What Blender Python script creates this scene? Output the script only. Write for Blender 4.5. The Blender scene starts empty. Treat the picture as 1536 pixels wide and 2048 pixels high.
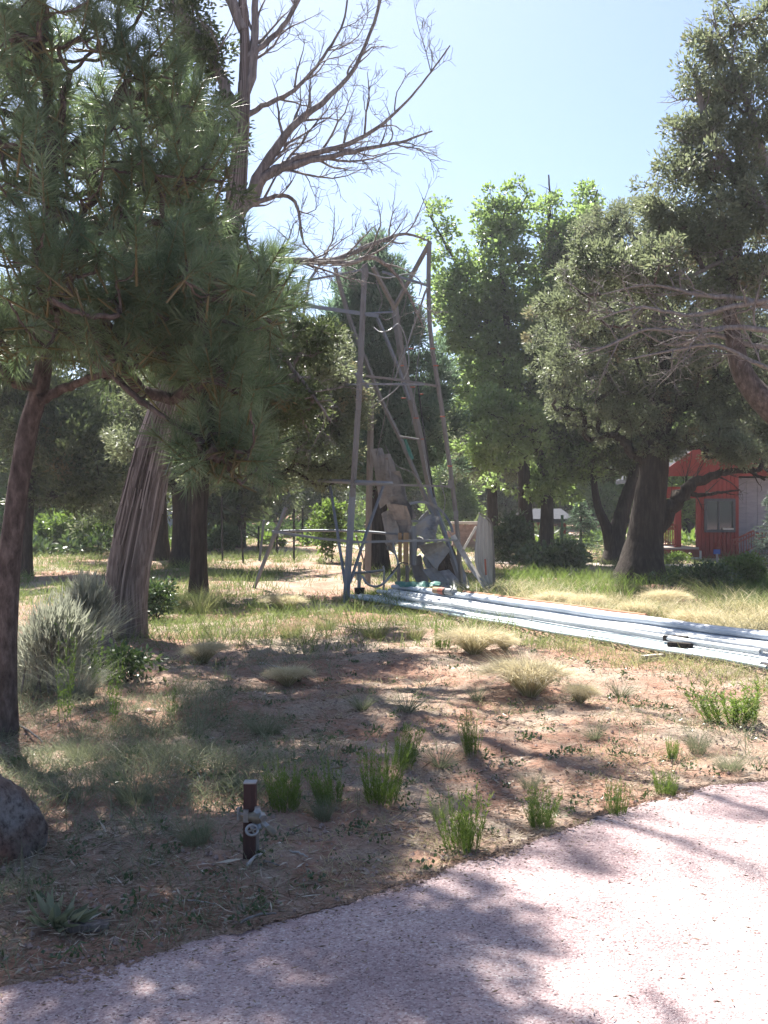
import bpy, math
import numpy as np
from mathutils import Vector

rng = np.random.default_rng(11)
R = math.radians
scene = bpy.context.scene
COL = scene.collection

# ------------------------------------------------------------------ camera, light, exposure
F = 2050.0          # focal length in pixels of the 1536x2048 photograph
CAM_H = 1.6
cam_data = bpy.data.cameras.new("camera")
cam_data.sensor_fit = 'VERTICAL'
cam_data.sensor_height = 36.0
cam_data.lens = 36.0 * F / 2048.0
cam_data.clip_start = 0.05
cam_data.clip_end = 3000
cam = bpy.data.objects.new("camera", cam_data)
COL.objects.link(cam)
cam.location = (0, 0, CAM_H)
cam.rotation_euler = (R(90), 0, 0)
scene.camera = cam

SUN_EL, SUN_AZ = R(56), R(-22)       # azimuth measured from +Y towards +X
world = bpy.data.worlds.new("World")
scene.world = world
world.use_nodes = True
wn = world.node_tree
sky = wn.nodes.new("ShaderNodeTexSky")
sky.sky_type = 'NISHITA'
sky.sun_disc = False
sky.sun_elevation = SUN_EL
sky.sun_rotation = SUN_AZ
sky.altitude = 1300
sky.air_density = 1.0
sky.dust_density = 4.0
sky.ozone_density = 3.0
wn.links.new(sky.outputs[0], wn.nodes["Background"].inputs[0])
wn.nodes["Background"].inputs[1].default_value = 0.058

sun_data = bpy.data.lights.new("sun", 'SUN')
sun_data.energy = 5.0
sun_data.angle = R(0.53)
sun_data.color = (1.0, 0.95, 0.86)
sun = bpy.data.objects.new("sun", sun_data)
COL.objects.link(sun)
sdir = Vector((math.sin(SUN_AZ) * math.cos(SUN_EL), math.cos(SUN_AZ) * math.cos(SUN_EL), math.sin(SUN_EL)))
sun.rotation_euler = (-sdir).to_track_quat('-Z', 'Y').to_euler()
sun.location = sdir * 60

scene.view_settings.view_transform = 'Standard'
scene.view_settings.look = 'None'
scene.view_settings.exposure = 1.95
scene.view_settings.gamma = 1.0
scene.view_settings.use_curve_mapping = False
scene.render.engine = 'CYCLES'
scene.cycles.max_bounces = 8
scene.cycles.diffuse_bounces = 4
scene.cycles.transmission_bounces = 4
scene.cycles.use_denoising = True

# ------------------------------------------------------------------ helpers: places
def W(px, py, d):
    return np.array([(px - 768.0) / F * d, d, CAM_H - (py - 1024.0) / F * d])

EDGE = np.array([(-60, 1.0), (-9, 1.2), (-4.0, 2.2), (-2.2, 2.95), (-1.28, 3.47), (-0.8, 3.72), (-0.33, 4.07), (0.15, 4.45), (0.65, 4.92),
                 (1.15, 5.40), (1.62, 5.80), (2.0, 6.02), (2.6, 6.18), (4.0, 6.35), (9, 6.9), (60, 9)])
def edge_y(x):
    x = np.asarray(x, float)
    return np.interp(x, EDGE[:, 0], EDGE[:, 1]) - 0.03 + 0.014 * np.sin(x * 7.3) + 0.010 * np.sin(x * 17.1 + 1) + 0.008 * np.sin(x * 41 + 2 * np.sin(x * 9)) + 0.005 * np.sin(x * 97)

def gh(x, y):
    x = np.asarray(x, float); y = np.asarray(y, float)
    t = np.maximum(0, y - 30)
    z = 0.035 * t * t / (t + 6)
    a = np.clip((y - edge_y(x)) / 1.2, 0, 1)
    fade = np.exp(-np.maximum(0, y - 25) / 15)
    b = (0.030 * np.sin(x * 1.7 + 0.6 * y) + 0.022 * np.sin(2.9 * y - x * 1.3 + 1.0) + 0.016 * np.sin(4.7 * x + 2.1 * y + 2)
         + 0.012 * np.sin(7.9 * y - 5.1 * x) + 0.006 * np.sin(17 * x + 3 * y) * np.sin(13 * y - 4 * x))
    z = z + a * fade * (b + 0.01)
    z = np.where(y < edge_y(x) - 0.02, -0.07, z)
    return z

def G(px, py):
    d = CAM_H * F / max(py - 1024.0, 8)
    for _ in range(30):
        x = (px - 768) / F * d
        dn = (CAM_H - float(gh(x, d))) * F / max(py - 1024.0, 8)
        d = 0.6 * d + 0.4 * dn
    x = (px - 768) / F * d
    return np.array([x, d, float(gh(x, d))])

# ------------------------------------------------------------------ helpers: mesh
def nrm(v):
    return v / np.maximum(np.linalg.norm(v, axis=-1, keepdims=True), 1e-9)

class MB:
    def __init__(self):
        self.v, self.q, self.t, self.tint, self.n = [], [], [], [], 0
        self.qm, self.tm = [], []
    def add(self, v, faces, tint=0.5, m=0):
        v = np.asarray(v, float).reshape(-1, 3)
        f = np.asarray(faces, np.int64)
        if f.size:
            (self.q if f.shape[1] == 4 else self.t).append(f + self.n)
            (self.qm if f.shape[1] == 4 else self.tm).append(np.full(len(f), m, np.int32))
        self.v.append(v)
        self.tint.append(np.broadcast_to(np.asarray(tint, float), (len(v),)).copy())
        self.n += len(v)
    def mesh(self, name, mats, smooth=False):
        me = bpy.data.meshes.new(name)
        v = np.concatenate(self.v) if self.v else np.zeros((0, 3))
        q = np.concatenate(self.q) if self.q else np.zeros((0, 4), np.int64)
        t = np.concatenate(self.t) if self.t else np.zeros((0, 3), np.int64)
        me.vertices.add(len(v)); me.vertices.foreach_set("co", v.astype(np.float32).ravel())
        loops = np.concatenate([q.ravel(), t.ravel()]).astype(np.int32)
        me.loops.add(len(loops)); me.loops.foreach_set("vertex_index", loops)
        starts = np.concatenate([np.arange(len(q)) * 4, len(q) * 4 + np.arange(len(t)) * 3]).astype(np.int32)
        me.polygons.add(len(starts)); me.polygons.foreach_set("loop_start", starts)
        mi = np.concatenate(self.qm + self.tm) if (self.qm or self.tm) else np.zeros(0, np.int32)
        mats = mats if isinstance(mats, (list, tuple)) else [mats]
        for m in mats: me.materials.append(m)
        me.polygons.foreach_set("material_index", mi.astype(np.int32))
        me.polygons.foreach_set("use_smooth", np.full(len(starts), bool(smooth)))
        at = me.attributes.new("tint", 'FLOAT', 'POINT')
        at.data.foreach_set("value", np.concatenate(self.tint).astype(np.float32) if self.tint else [])
        me.update(calc_edges=True)
        me.validate()
        return me
    def build(self, name, mats, parent=None, loc=None, smooth=False):
        """loc: world origin of the object (mesh data made relative to it)."""
        if loc is not None:
            self.v = [x - np.asarray(loc, float) for x in self.v]
        o = bpy.data.objects.new(name, self.mesh(name, mats, smooth))
        COL.objects.link(o)
        if parent is not None:
            o.parent = parent
        if loc is not None and parent is None:
            o.location = tuple(loc)
        return o

def tag(o, label=None, cat=None, group=None, kind=None):
    if label: o["label"] = label
    if cat: o["category"] = cat
    if group: o["group"] = group
    if kind: o["kind"] = kind
    return o

def empty(name, loc, label, cat, group=None):
    o = bpy.data.objects.new(name, None)
    COL.objects.link(o)
    o.location = tuple(loc)
    o.empty_display_size = 0.2
    return tag(o, label, cat, group)

def part(mb, name, mats, root, smooth=False):
    """mesh in world coordinates -> child of an unrotated root Empty or part."""
    off = np.zeros(3); p = root
    while p is not None:
        off += np.array(p.location); p = p.parent
    mb.v = [x - off for x in mb.v]
    o = bpy.data.objects.new(name, mb.mesh(name, mats, smooth))
    COL.objects.link(o); o.parent = root
    return o

def tubes(mb, P, Rad, S=5, tint=0.5, m=0, flute=0.0, cap=False):
    P = np.asarray(P, float); Rad = np.asarray(Rad, float)
    if P.ndim == 2: P = P[None]; Rad = Rad[None]
    T, N, _ = P.shape
    tan = np.empty_like(P)
    tan[:, 1:-1] = P[:, 2:] - P[:, :-2]; tan[:, 0] = P[:, 1] - P[:, 0]; tan[:, -1] = P[:, -1] - P[:, -2]
    tan = nrm(tan)
    mean = nrm(P[:, -1] - P[:, 0])
    ref = np.where(np.abs(mean[:, 2:3]) < 0.8, np.array([[0, 0, 1.0]]), np.array([[1.0, 0, 0]]))
    u = nrm(np.cross(tan, ref[:, None, :])); w = np.cross(tan, u)
    th = np.arange(S) * 2 * math.pi / S
    rr = np.broadcast_to(Rad[:, :, None], (T, N, S)).copy()
    if flute:
        s = np.arange(N)[None, :, None]
        rr *= 1 + flute * (0.55 * np.sin(3 * th + 0.12 * s + 1) + 0.4 * np.sin(5 * th - 0.15 * s + 2) + 0.35 * np.sin(9 * th + 0.2 * s)) \
              + flute * 0.5 * rng.normal(size=(T, N, S)) * 0.4
    V = P[:, :, None, :] + rr[..., None] * (np.cos(th)[None, None, :, None] * u[:, :, None, :] + np.sin(th)[None, None, :, None] * w[:, :, None, :])
    idx = np.arange(T * N * S).reshape(T, N, S)
    a = idx[:, :-1, :]; b = idx[:, 1:, :]
    f = np.stack([a, np.roll(a, -1, 2), np.roll(b, -1, 2), b], -1).reshape(-1, 4)
    tt = np.broadcast_to(np.asarray(tint, float).reshape(-1, 1, 1) if np.ndim(tint) else np.full((1, 1, 1), tint), (T, N, S)).ravel()
    mb.add(V.reshape(-1, 3), f, tt, m)
    if cap:
        for e in (0, N - 1):
            c = P[:, e]
            base = mb.n
            ring = V[:, e].reshape(-1, 3)
            vv = np.concatenate([ring, c])
            i = np.arange(T * S).reshape(T, S)
            ci = T * S + np.arange(T)
            fa = np.stack([i, np.roll(i, -1, 1), np.broadcast_to(ci[:, None], (T, S))], -1).reshape(-1, 3)
            mb.add(vv, fa, 0.5, m)

def spline(pts, n):
    """Catmull-Rom through rows of pts (any width), n samples."""
    p = np.asarray(pts, float)
    if len(p) == 2:
        t = np.linspace(0, 1, n)[:, None]
        return p[0] * (1 - t) + p[1] * t
    q = np.concatenate([[2 * p[0] - p[1]], p, [2 * p[-1] - p[-2]]])
    ln = np.concatenate([[0], np.cumsum(np.linalg.norm(np.diff(p[:, :3], axis=0), axis=1))])
    out = []
    for s in np.linspace(0, ln[-1], n):
        i = min(np.searchsorted(ln, s, 'right') - 1, len(p) - 2); i = max(i, 0)
        t = (s - ln[i]) / max(ln[i + 1] - ln[i], 1e-9)
        a, b, c, d = q[i], q[i + 1], q[i + 2], q[i + 3]
        out.append(0.5 * ((2 * b) + (c - a) * t + (2 * a - 5 * b + 4 * c - d) * t * t + (3 * b - a - 3 * c + d) * t ** 3))
    out = np.array(out)
    if out.shape[1] > 3: out[:, 3] = np.maximum(out[:, 3], 1e-3)
    return out

def box(mb, c, s, rz=0.0, tint=0.5, m=0):
    c = np.asarray(c, float); h = np.asarray(s, float) / 2
    v = np.array([(x, y, z) for z in (-1, 1) for y in (-1, 1) for x in (-1, 1)], float) * h
    ca, sa = math.cos(rz), math.sin(rz)
    v = np.stack([v[:, 0] * ca - v[:, 1] * sa, v[:, 0] * sa + v[:, 1] * ca, v[:, 2]], 1) + c
    f = [(0, 2, 3, 1), (4, 5, 7, 6), (0, 1, 5, 4), (2, 6, 7, 3), (0, 4, 6, 2), (1, 3, 7, 5)]
    mb.add(v, f, tint, m)

def beam(mb, pts, w, h=None, L=False, tint=0.5, m=0):
    """rectangular or L-section bar along a polyline."""
    P = np.asarray(pts, float); h = h or w
    tan = np.empty_like(P)
    tan[1:-1] = P[2:] - P[:-2]; tan[0] = P[1] - P[0]; tan[-1] = P[-1] - P[-2]
    tan = nrm(tan)
    ref = np.array([0, 1.0, 0]) if abs(tan[0][1]) < 0.9 else np.array([0, 0, 1.0])
    u = nrm(np.cross(tan, ref)); v = np.cross(tan, u)
    if L:
        th = max(w * 0.14, 0.008)
        # corner towards the camera, flanges receding
        a = nrm(u - v * 0.75); b = nrm(-u - v * 0.75)
        sec = [(0, 0), (1, 0), (1, th / w), (th / w, th / w), (th / w, 1), (0, 1)]
        k = w * 0.72
        prof = [x * k * a + y * k * b for x, y in sec]
        cent = (a + b) * k * 0.3
        prof = [p - cent for p in prof]
    else:
        prof = [(sx * w / 2) * u + (sy * h / 2) * v for sx, sy in ((-1, -1), (1, -1), (1, 1), (-1, 1))]
    S = len(prof); N = len(P)
    V = np.stack([P + p for p in prof], 1).reshape(-1, 3)
    idx = np.arange(N * S).reshape(N, S)
    a_, b_ = idx[:-1], idx[1:]
    f = np.stack([a_, np.roll(a_, -1, 1), np.roll(b_, -1, 1), b_], -1).reshape(-1, 4)
    mb.add(V, f, tint, m)
    if S == 4:
        mb.add(V[:4], [(3, 2, 1, 0)], tint, m); mb.add(V[-4:], [(0, 1, 2, 3)], tint, m)
    else:
        for e, rev in ((0, True), (N - 1, False)):
            vv = V.reshape(N, S, 3)[e]
            fs = [(0, 1, 2, 3), (0, 3, 4, 5)]
            mb.add(vv, [tuple(reversed(x)) for x in fs] if rev else fs, tint, m)

def patch(mb, corners, bulge=0.05, th=0.006, nu=9, nv=7, rnd=0.12, wave=0.0, tint=0.5, m=0):
    """curved metal sheet between four corners, with thickness; corners run round the sheet."""
    c = np.asarray(corners, float)
    u, v = np.meshgrid(np.linspace(0, 1, nu), np.linspace(0, 1, nv), indexing='ij')
    # round the corners
    cu, cv = 2 * u - 1, 2 * v - 1
    k = 1 - rnd * (cu ** 4) * (cv ** 4)
    cu, cv = cu * k, cv * k
    u, v = (cu + 1) / 2, (cv + 1) / 2
    P = ((1 - u) * (1 - v))[..., None] * c[0] + (u * (1 - v))[..., None] * c[1] + (u * v)[..., None] * c[2] + ((1 - u) * v)[..., None] * c[3]
    n = nrm(np.cross(c[2] - c[0], c[3] - c[1]))
    P = P + n * (bulge * (1 - np.abs(cv) ** 1.3) + wave * np.sin(u * 23))[..., None] + n * rng.normal(size=u.shape)[..., None] * 0.004
    idx = np.arange(nu * nv).reshape(nu, nv)
    f = np.stack([idx[:-1, :-1], idx[1:, :-1], idx[1:, 1:], idx[:-1, 1:]], -1).reshape(-1, 4)
    A = P.reshape(-1, 3); B = A - n * th
    M = nu * nv
    mb.add(np.concatenate([A, B]), np.concatenate([f, f[:, ::-1] + M]), tint, m)
    ring = np.concatenate([idx[:, 0], idx[-1, 1:], idx[-2::-1, -1], idx[0, -2:0:-1]])
    r2 = np.roll(ring, -1)
    side = np.stack([ring, ring + M, r2 + M, r2], -1)
    base = mb.n - 2 * M
    mb.q.append(side + base); mb.qm.append(np.full(len(side), m, np.int32))

# ------------------------------------------------------------------ materials
def new_mat(name):
    m = bpy.data.materials.new(name); m.use_nodes = True
    nt = m.node_tree
    return m, nt, nt.nodes, nt.links, nt.nodes["Principled BSDF"]

def ramp(nodes, stops):
    r = nodes.new("ShaderNodeValToRGB")
    e = r.color_ramp.elements
    while len(e) < len(stops): e.new(0.5)
    for el, (p, c) in zip(e, stops):
        el.position = p; el.color = (*c, 1)
    return r

def surf(name, stops, scale=(6, 6, 6), rough=0.8, bump=0.3, dist=0.01, metal=0.0, detail=6, spec=0.3, fine=None, coord="Object"):
    m, nt, N, L, B = new_mat(name)
    tc = N.new("ShaderNodeTexCoord"); mp = N.new("ShaderNodeMapping")
    mp.inputs["Scale"].default_value = scale
    L.new(tc.outputs[coord], mp.inputs[0])
    nz = N.new("ShaderNodeTexNoise"); nz.inputs["Scale"].default_value = 1.0
    nz.inputs["Detail"].default_value = detail; nz.inputs["Roughness"].default_value = 0.65
    L.new(mp.outputs[0], nz.inputs["Vector"])
    rp = ramp(N, stops)
    L.new(nz.outputs["Fac"], rp.inputs[0])
    L.new(rp.outputs[0], B.inputs["Base Color"])
    B.inputs["Roughness"].default_value = rough
    B.inputs["Metallic"].default_value = metal
    B.inputs["Specular IOR Level"].default_value = spec
    if bump:
        b = N.new("ShaderNodeBump"); b.inputs["Strength"].default_value = bump; b.inputs["Distance"].default_value = dist
        L.new(nz.outputs["Fac"], b.inputs["Height"]); L.new(b.outputs[0], B.inputs["Normal"])
    return m

def leaf_mat(name, stops, trans=0.35, tcol=(0.10, 0.16, 0.03), rough=0.5, spec=0.4):
    m, nt, N, L, B = new_mat(name)
    at = N.new("ShaderNodeAttribute"); at.attribute_name = "tint"
    rp = ramp(N, stops)
    L.new(at.outputs["Fac"], rp.inputs[0])
    L.new(rp.outputs[0], B.inputs["Base Color"])
    B.inputs["Roughness"].default_value = rough
    B.inputs["Specular IOR Level"].default_value = spec
    tr = N.new("ShaderNodeBsdfTranslucent")
    mixc = N.new("ShaderNodeMix"); mixc.data_type = 'RGBA'; mixc.blend_type = 'MIX'
    mixc.inputs[0].default_value = 0.55
    L.new(rp.outputs[0], mixc.inputs[6]); mixc.inputs[7].default_value = (*tcol, 1)
    L.new(mixc.outputs[2], tr.inputs[0])
    mx = N.new("ShaderNodeMixShader"); mx.inputs[0].default_value = trans
    out = N["Material Output"]
    L.new(B.outputs[0], mx.inputs[1]); L.new(tr.outputs[0], mx.inputs[2]); L.new(mx.outputs[0], out.inputs[0])
    return m

M = {}
M['pine_leaf'] = leaf_mat("pine_needles", [(0, (0.052, 0.090, 0.056)), (0.5, (0.10, 0.152, 0.090)), (0.85, (0.18, 0.23, 0.14)), (1, (0.15, 0.115, 0.055))], 0.5, (0.20, 0.28, 0.10), 0.34, 0.6)
M['jun_dark'] = leaf_mat("juniper_dark", [(0, (0.034, 0.052, 0.028)), (0.5, (0.066, 0.092, 0.046)), (0.9, (0.12, 0.145, 0.07)), (1, (0.16, 0.12, 0.06))], 0.4, (0.13, 0.17, 0.055), 0.42, 0.5)
M['jun_olive'] = leaf_mat("juniper_olive", [(0, (0.060, 0.078, 0.046)), (0.5, (0.108, 0.138, 0.090)), (0.85, (0.175, 0.205, 0.135)), (1, (0.24, 0.18, 0.11))], 0.5, (0.22, 0.25, 0.12), 0.42, 0.5)
M['con_leaf'] = leaf_mat("cypress_needles", [(0, (0.050, 0.086, 0.060)), (0.5, (0.092, 0.142, 0.098)), (1, (0.15, 0.20, 0.135))], 0.52, (0.17, 0.27, 0.15), 0.5, 0.35)
M['oak_leaf'] = leaf_mat("oak_leaves", [(0, (0.055, 0.098, 0.030)), (0.5, (0.115, 0.18, 0.058)), (1, (0.19, 0.25, 0.10))], 0.55, (0.34, 0.48, 0.14), 0.32, 0.7)
M['bright_leaf'] = leaf_mat("shrub_leaves", [(0, (0.045, 0.09, 0.024)), (0.6, (0.09, 0.15, 0.038)), (1, (0.15, 0.19, 0.06))], 0.4, (0.24, 0.36, 0.06), 0.42, 0.5)
M['dark_leaf'] = leaf_mat("glossy_leaves", [(0, (0.030, 0.055, 0.022)), (0.6, (0.055, 0.092, 0.036)), (1, (0.09, 0.12, 0.055))], 0.25, (0.12, 0.2, 0.05), 0.32, 0.6)
M['blue_spruce'] = leaf_mat("blue_spruce_needles", [(0, (0.08, 0.12, 0.10)), (0.6, (0.15, 0.20, 0.17)), (1, (0.24, 0.28, 0.24))], 0.2, (0.16, 0.22, 0.15), 0.5, 0.3)
M['sage_leaf'] = leaf_mat("sage_leaves", [(0, (0.17, 0.18, 0.14)), (0.5, (0.30, 0.31, 0.25)), (1, (0.46, 0.46, 0.38))], 0.4, (0.36, 0.38, 0.28), 0.7, 0.1)
M['grass_green'] = leaf_mat("green_blades", [(0, (0.05, 0.095, 0.02)), (0.6, (0.11, 0.17, 0.035)), (0.9, (0.20, 0.24, 0.06)), (1, (0.36, 0.31, 0.20))], 0.4, (0.24, 0.36, 0.06), 0.5, 0.3)
M['grass_grey'] = leaf_mat("grey_blades", [(0, (0.10, 0.12, 0.075)), (0.6, (0.18, 0.20, 0.13)), (1, (0.30, 0.30, 0.20))], 0.35, (0.24, 0.27, 0.14), 0.6, 0.2)
M['grass_tan'] = leaf_mat("tan_blades", [(0, (0.17, 0.18, 0.07)), (0.35, (0.32, 0.29, 0.15)), (0.7, (0.54, 0.47, 0.30)), (1, (0.68, 0.61, 0.45))], 0.42, (0.6, 0.53, 0.32), 0.55, 0.25)
M['grass_mix'] = leaf_mat("mixed_blades", [(0, (0.07, 0.11, 0.03)), (0.35, (0.13, 0.17, 0.06)), (0.6, (0.24, 0.24, 0.12)), (1, (0.46, 0.39, 0.25))], 0.4, (0.32, 0.34, 0.12), 0.55, 0.25)
M['grass_back'] = leaf_mat("meadow_blades", [(0, (0.06, 0.10, 0.03)), (0.5, (0.12, 0.165, 0.055)), (0.8, (0.20, 0.22, 0.09)), (1, (0.32, 0.29, 0.16))], 0.4, (0.26, 0.33, 0.10), 0.55, 0.25)
M['litter'] = leaf_mat("dry_litter", [(0, (0.10, 0.065, 0.045)), (0.5, (0.25, 0.19, 0.14)), (0.85, (0.40, 0.33, 0.26)), (1, (0.55, 0.49, 0.42))], 0.12, (0.3, 0.2, 0.12), 0.8, 0.15)
M['pine_bark'] = surf("pine_bark", [(0.25, (0.024, 0.019, 0.018)), (0.5, (0.085, 0.068, 0.064)), (0.75, (0.18, 0.148, 0.138))], (20, 20, 9), 0.9, 1.0, 0.03, spec=0.1)
M['jun_bark'] = surf("juniper_bark", [(0.25, (0.055, 0.046, 0.043)), (0.5, (0.15, 0.126, 0.118)), (0.78, (0.30, 0.265, 0.25))], (34, 34, 3.2), 0.9, 1.0, 0.03, spec=0.1)
M['strip_bark'] = leaf_mat("bark_strips", [(0, (0.07, 0.058, 0.054)), (0.5, (0.17, 0.145, 0.135)), (1, (0.34, 0.30, 0.285))], 0.02, (0.2, 0.15, 0.1), 0.9, 0.1)
M['grey_bark'] = surf("weathered_bark", [(0.25, (0.07, 0.062, 0.062)), (0.5, (0.165, 0.15, 0.145)), (0.78, (0.33, 0.305, 0.295))], (26, 26, 3), 0.85, 0.9, 0.02, spec=0.15)
M['twig_grey'] = surf("silvery_dead_wood", [(0.25, (0.09, 0.08, 0.076)), (0.5, (0.17, 0.155, 0.15)), (0.78, (0.30, 0.275, 0.265))], (26, 26, 3), 0.8, 0.6, 0.02, spec=0.2)
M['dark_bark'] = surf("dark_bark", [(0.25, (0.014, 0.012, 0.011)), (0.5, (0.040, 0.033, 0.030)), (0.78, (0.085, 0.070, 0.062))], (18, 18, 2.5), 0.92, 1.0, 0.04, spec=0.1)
M['steel'] = surf("galvanised_steel", [(0.3, (0.12, 0.135, 0.165)), (0.55, (0.165, 0.18, 0.205)), (0.74, (0.17, 0.155, 0.15))], (5, 5, 1.5), 0.55, 0.15, 0.004, metal=0.35, spec=0.4)
M['rusty'] = surf("rusty_steel", [(0.3, (0.125, 0.115, 0.115)), (0.5, (0.16, 0.155, 0.155)), (0.75, (0.165, 0.172, 0.19))], (9, 9, 3), 0.75, 0.25, 0.004, metal=0.2, spec=0.3)
M['sheet'] = surf("weathered_sheet_metal", [(0.3, (0.09, 0.094, 0.105)), (0.48, (0.165, 0.172, 0.19)), (0.66, (0.19, 0.195, 0.21)), (0.78, (0.13, 0.09, 0.07))], (4, 4, 7), 0.4, 0.1, 0.004, metal=0.3, spec=0.4)
M['vane'] = surf("streaked_grey_sheet", [(0.3, (0.20, 0.19, 0.185)), (0.55, (0.33, 0.32, 0.31)), (0.72, (0.45, 0.43, 0.41))], (9, 9, 0.8), 0.6, 0.2, 0.004, metal=0.15, spec=0.3)
M['pipe_white'] = surf("white_pipe", [(0.3, (0.42, 0.45, 0.48)), (0.6, (0.60, 0.62, 0.63)), (0.8, (0.46, 0.44, 0.41))], (3, 3, 3), 0.38, 0.05, 0.003, spec=0.5)
M['pipe_blue'] = surf("blue_grey_pipe", [(0.3, (0.30, 0.36, 0.44)), (0.6, (0.42, 0.47, 0.54)), (0.8, (0.5, 0.52, 0.54))], (3, 3, 3), 0.4, 0.05, 0.003, spec=0.5)
M['pipe_teal'] = surf("teal_pipe", [(0.3, (0.22, 0.32, 0.34)), (0.6, (0.38, 0.46, 0.48)), (0.8, (0.5, 0.52, 0.52))], (3, 3, 3), 0.45, 0.05, 0.003, spec=0.5)
M['pipe_rust'] = surf("rusty_pipe", [(0.3, (0.25, 0.11, 0.06)), (0.6, (0.36, 0.19, 0.12)), (0.8, (0.45, 0.38, 0.33))], (8, 8, 8), 0.8, 0.2, 0.003, spec=0.2)
M['red_tip'] = surf("red_paint", [(0.3, (0.22, 0.06, 0.04)), (0.7, (0.30, 0.10, 0.07))], (20, 20, 20), 0.6, 0.1, 0.002)
M['teal_cloth'] = surf("teal_plastic", [(0.3, (0.02, 0.10, 0.085)), (0.7, (0.04, 0.17, 0.14))], (14, 14, 14), 0.6, 0.2, 0.004)
M['black'] = surf("black_plastic", [(0.3, (0.012, 0.012, 0.014)), (0.7, (0.035, 0.035, 0.04))], (9, 9, 9), 0.55, 0.15, 0.003)
M['tan_wood'] = surf("tan_wood", [(0.3, (0.22, 0.14, 0.08)), (0.7, (0.36, 0.25, 0.15))], (30, 30, 2), 0.75, 0.25, 0.004)
M['grey_wood'] = surf("grey_wood", [(0.3, (0.25, 0.22, 0.20)), (0.7, (0.46, 0.42, 0.38))], (30, 30, 4), 0.8, 0.3, 0.004)
M['red_wall'] = surf("red_boards", [(0.3, (0.185, 0.031, 0.026)), (0.7, (0.24, 0.043, 0.036))], (4, 4, 1), 0.75, 0.1, 0.004)
M['red_dark'] = surf("dark_red_paint", [(0.3, (0.13, 0.035, 0.025)), (0.7, (0.19, 0.05, 0.035))], (6, 6, 6), 0.7, 0.1, 0.004)
M['grey_siding'] = surf("grey_siding", [(0.3, (0.20, 0.195, 0.225)), (0.7, (0.28, 0.275, 0.305))], (3, 3, 12), 0.8, 0.15, 0.004)
M['blue_siding'] = surf("blue_grey_siding", [(0.3, (0.30, 0.36, 0.46)), (0.7, (0.40, 0.46, 0.55))], (3, 3, 8), 0.8, 0.1, 0.004)
M['slate'] = surf("dark_roofing", [(0.3, (0.035, 0.038, 0.046)), (0.7, (0.07, 0.073, 0.085))], (8, 8, 8), 0.95, 0.3, 0.01, spec=0.05)
M['win_frame'] = surf("dark_window_frame", [(0.3, (0.045, 0.05, 0.058)), (0.7, (0.075, 0.08, 0.088))], (9, 9, 9), 0.5, 0.05, 0.002)
M['deck'] = surf("deck_boards", [(0.3, (0.32, 0.27, 0.24)), (0.7, (0.45, 0.40, 0.37))], (3, 20, 3), 0.8, 0.15, 0.004)
M['stone'] = surf("pinkish_stone", [(0.3, (0.24, 0.17, 0.15)), (0.7, (0.38, 0.29, 0.26))], (7, 7, 7), 0.9, 0.5, 0.02)
M['pale'] = surf("pale_stone", [(0.3, (0.45, 0.41, 0.37)), (0.7, (0.60, 0.56, 0.51))], (9, 9, 9), 0.85, 0.4, 0.01)
M['green_post'] = surf("green_paint", [(0.3, (0.06, 0.13, 0.09)), (0.7, (0.10, 0.18, 0.13))], (9, 9, 9), 0.6, 0.1, 0.003)
M['blue_cap'] = surf("blue_paint", [(0.3, (0.04, 0.08, 0.30)), (0.7, (0.07, 0.13, 0.40))], (9, 9, 9), 0.5, 0.1, 0.003)
M['galv'] = surf("dull_galvanised_metal", [(0.3, (0.17, 0.18, 0.19)), (0.7, (0.28, 0.29, 0.295))], (40, 40, 40), 0.42, 0.2, 0.002, metal=0.6, spec=0.5)
M['brass'] = surf("tarnished_brass", [(0.3, (0.10, 0.09, 0.07)), (0.7, (0.17, 0.155, 0.12))], (50, 50, 50), 0.45, 0.2, 0.002, metal=0.5, spec=0.5)
M['post_red'] = surf("brown_red_timber", [(0.3, (0.028, 0.014, 0.014)), (0.7, (0.055, 0.025, 0.023))], (60, 60, 6), 0.75, 0.35, 0.004)
M['bone'] = surf("bleached_wood", [(0.3, (0.24, 0.23, 0.22)), (0.7, (0.38, 0.365, 0.35))], (30, 30, 30), 0.8, 0.2, 0.003)
gm, nt, N, L, B = new_mat("window_glass")
B.inputs["Base Color"].default_value = (0.02, 0.022, 0.025, 1); B.inputs["Roughness"].default_value = 0.06
B.inputs["Specular IOR Level"].default_value = 0.8
M['glass'] = gm

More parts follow.
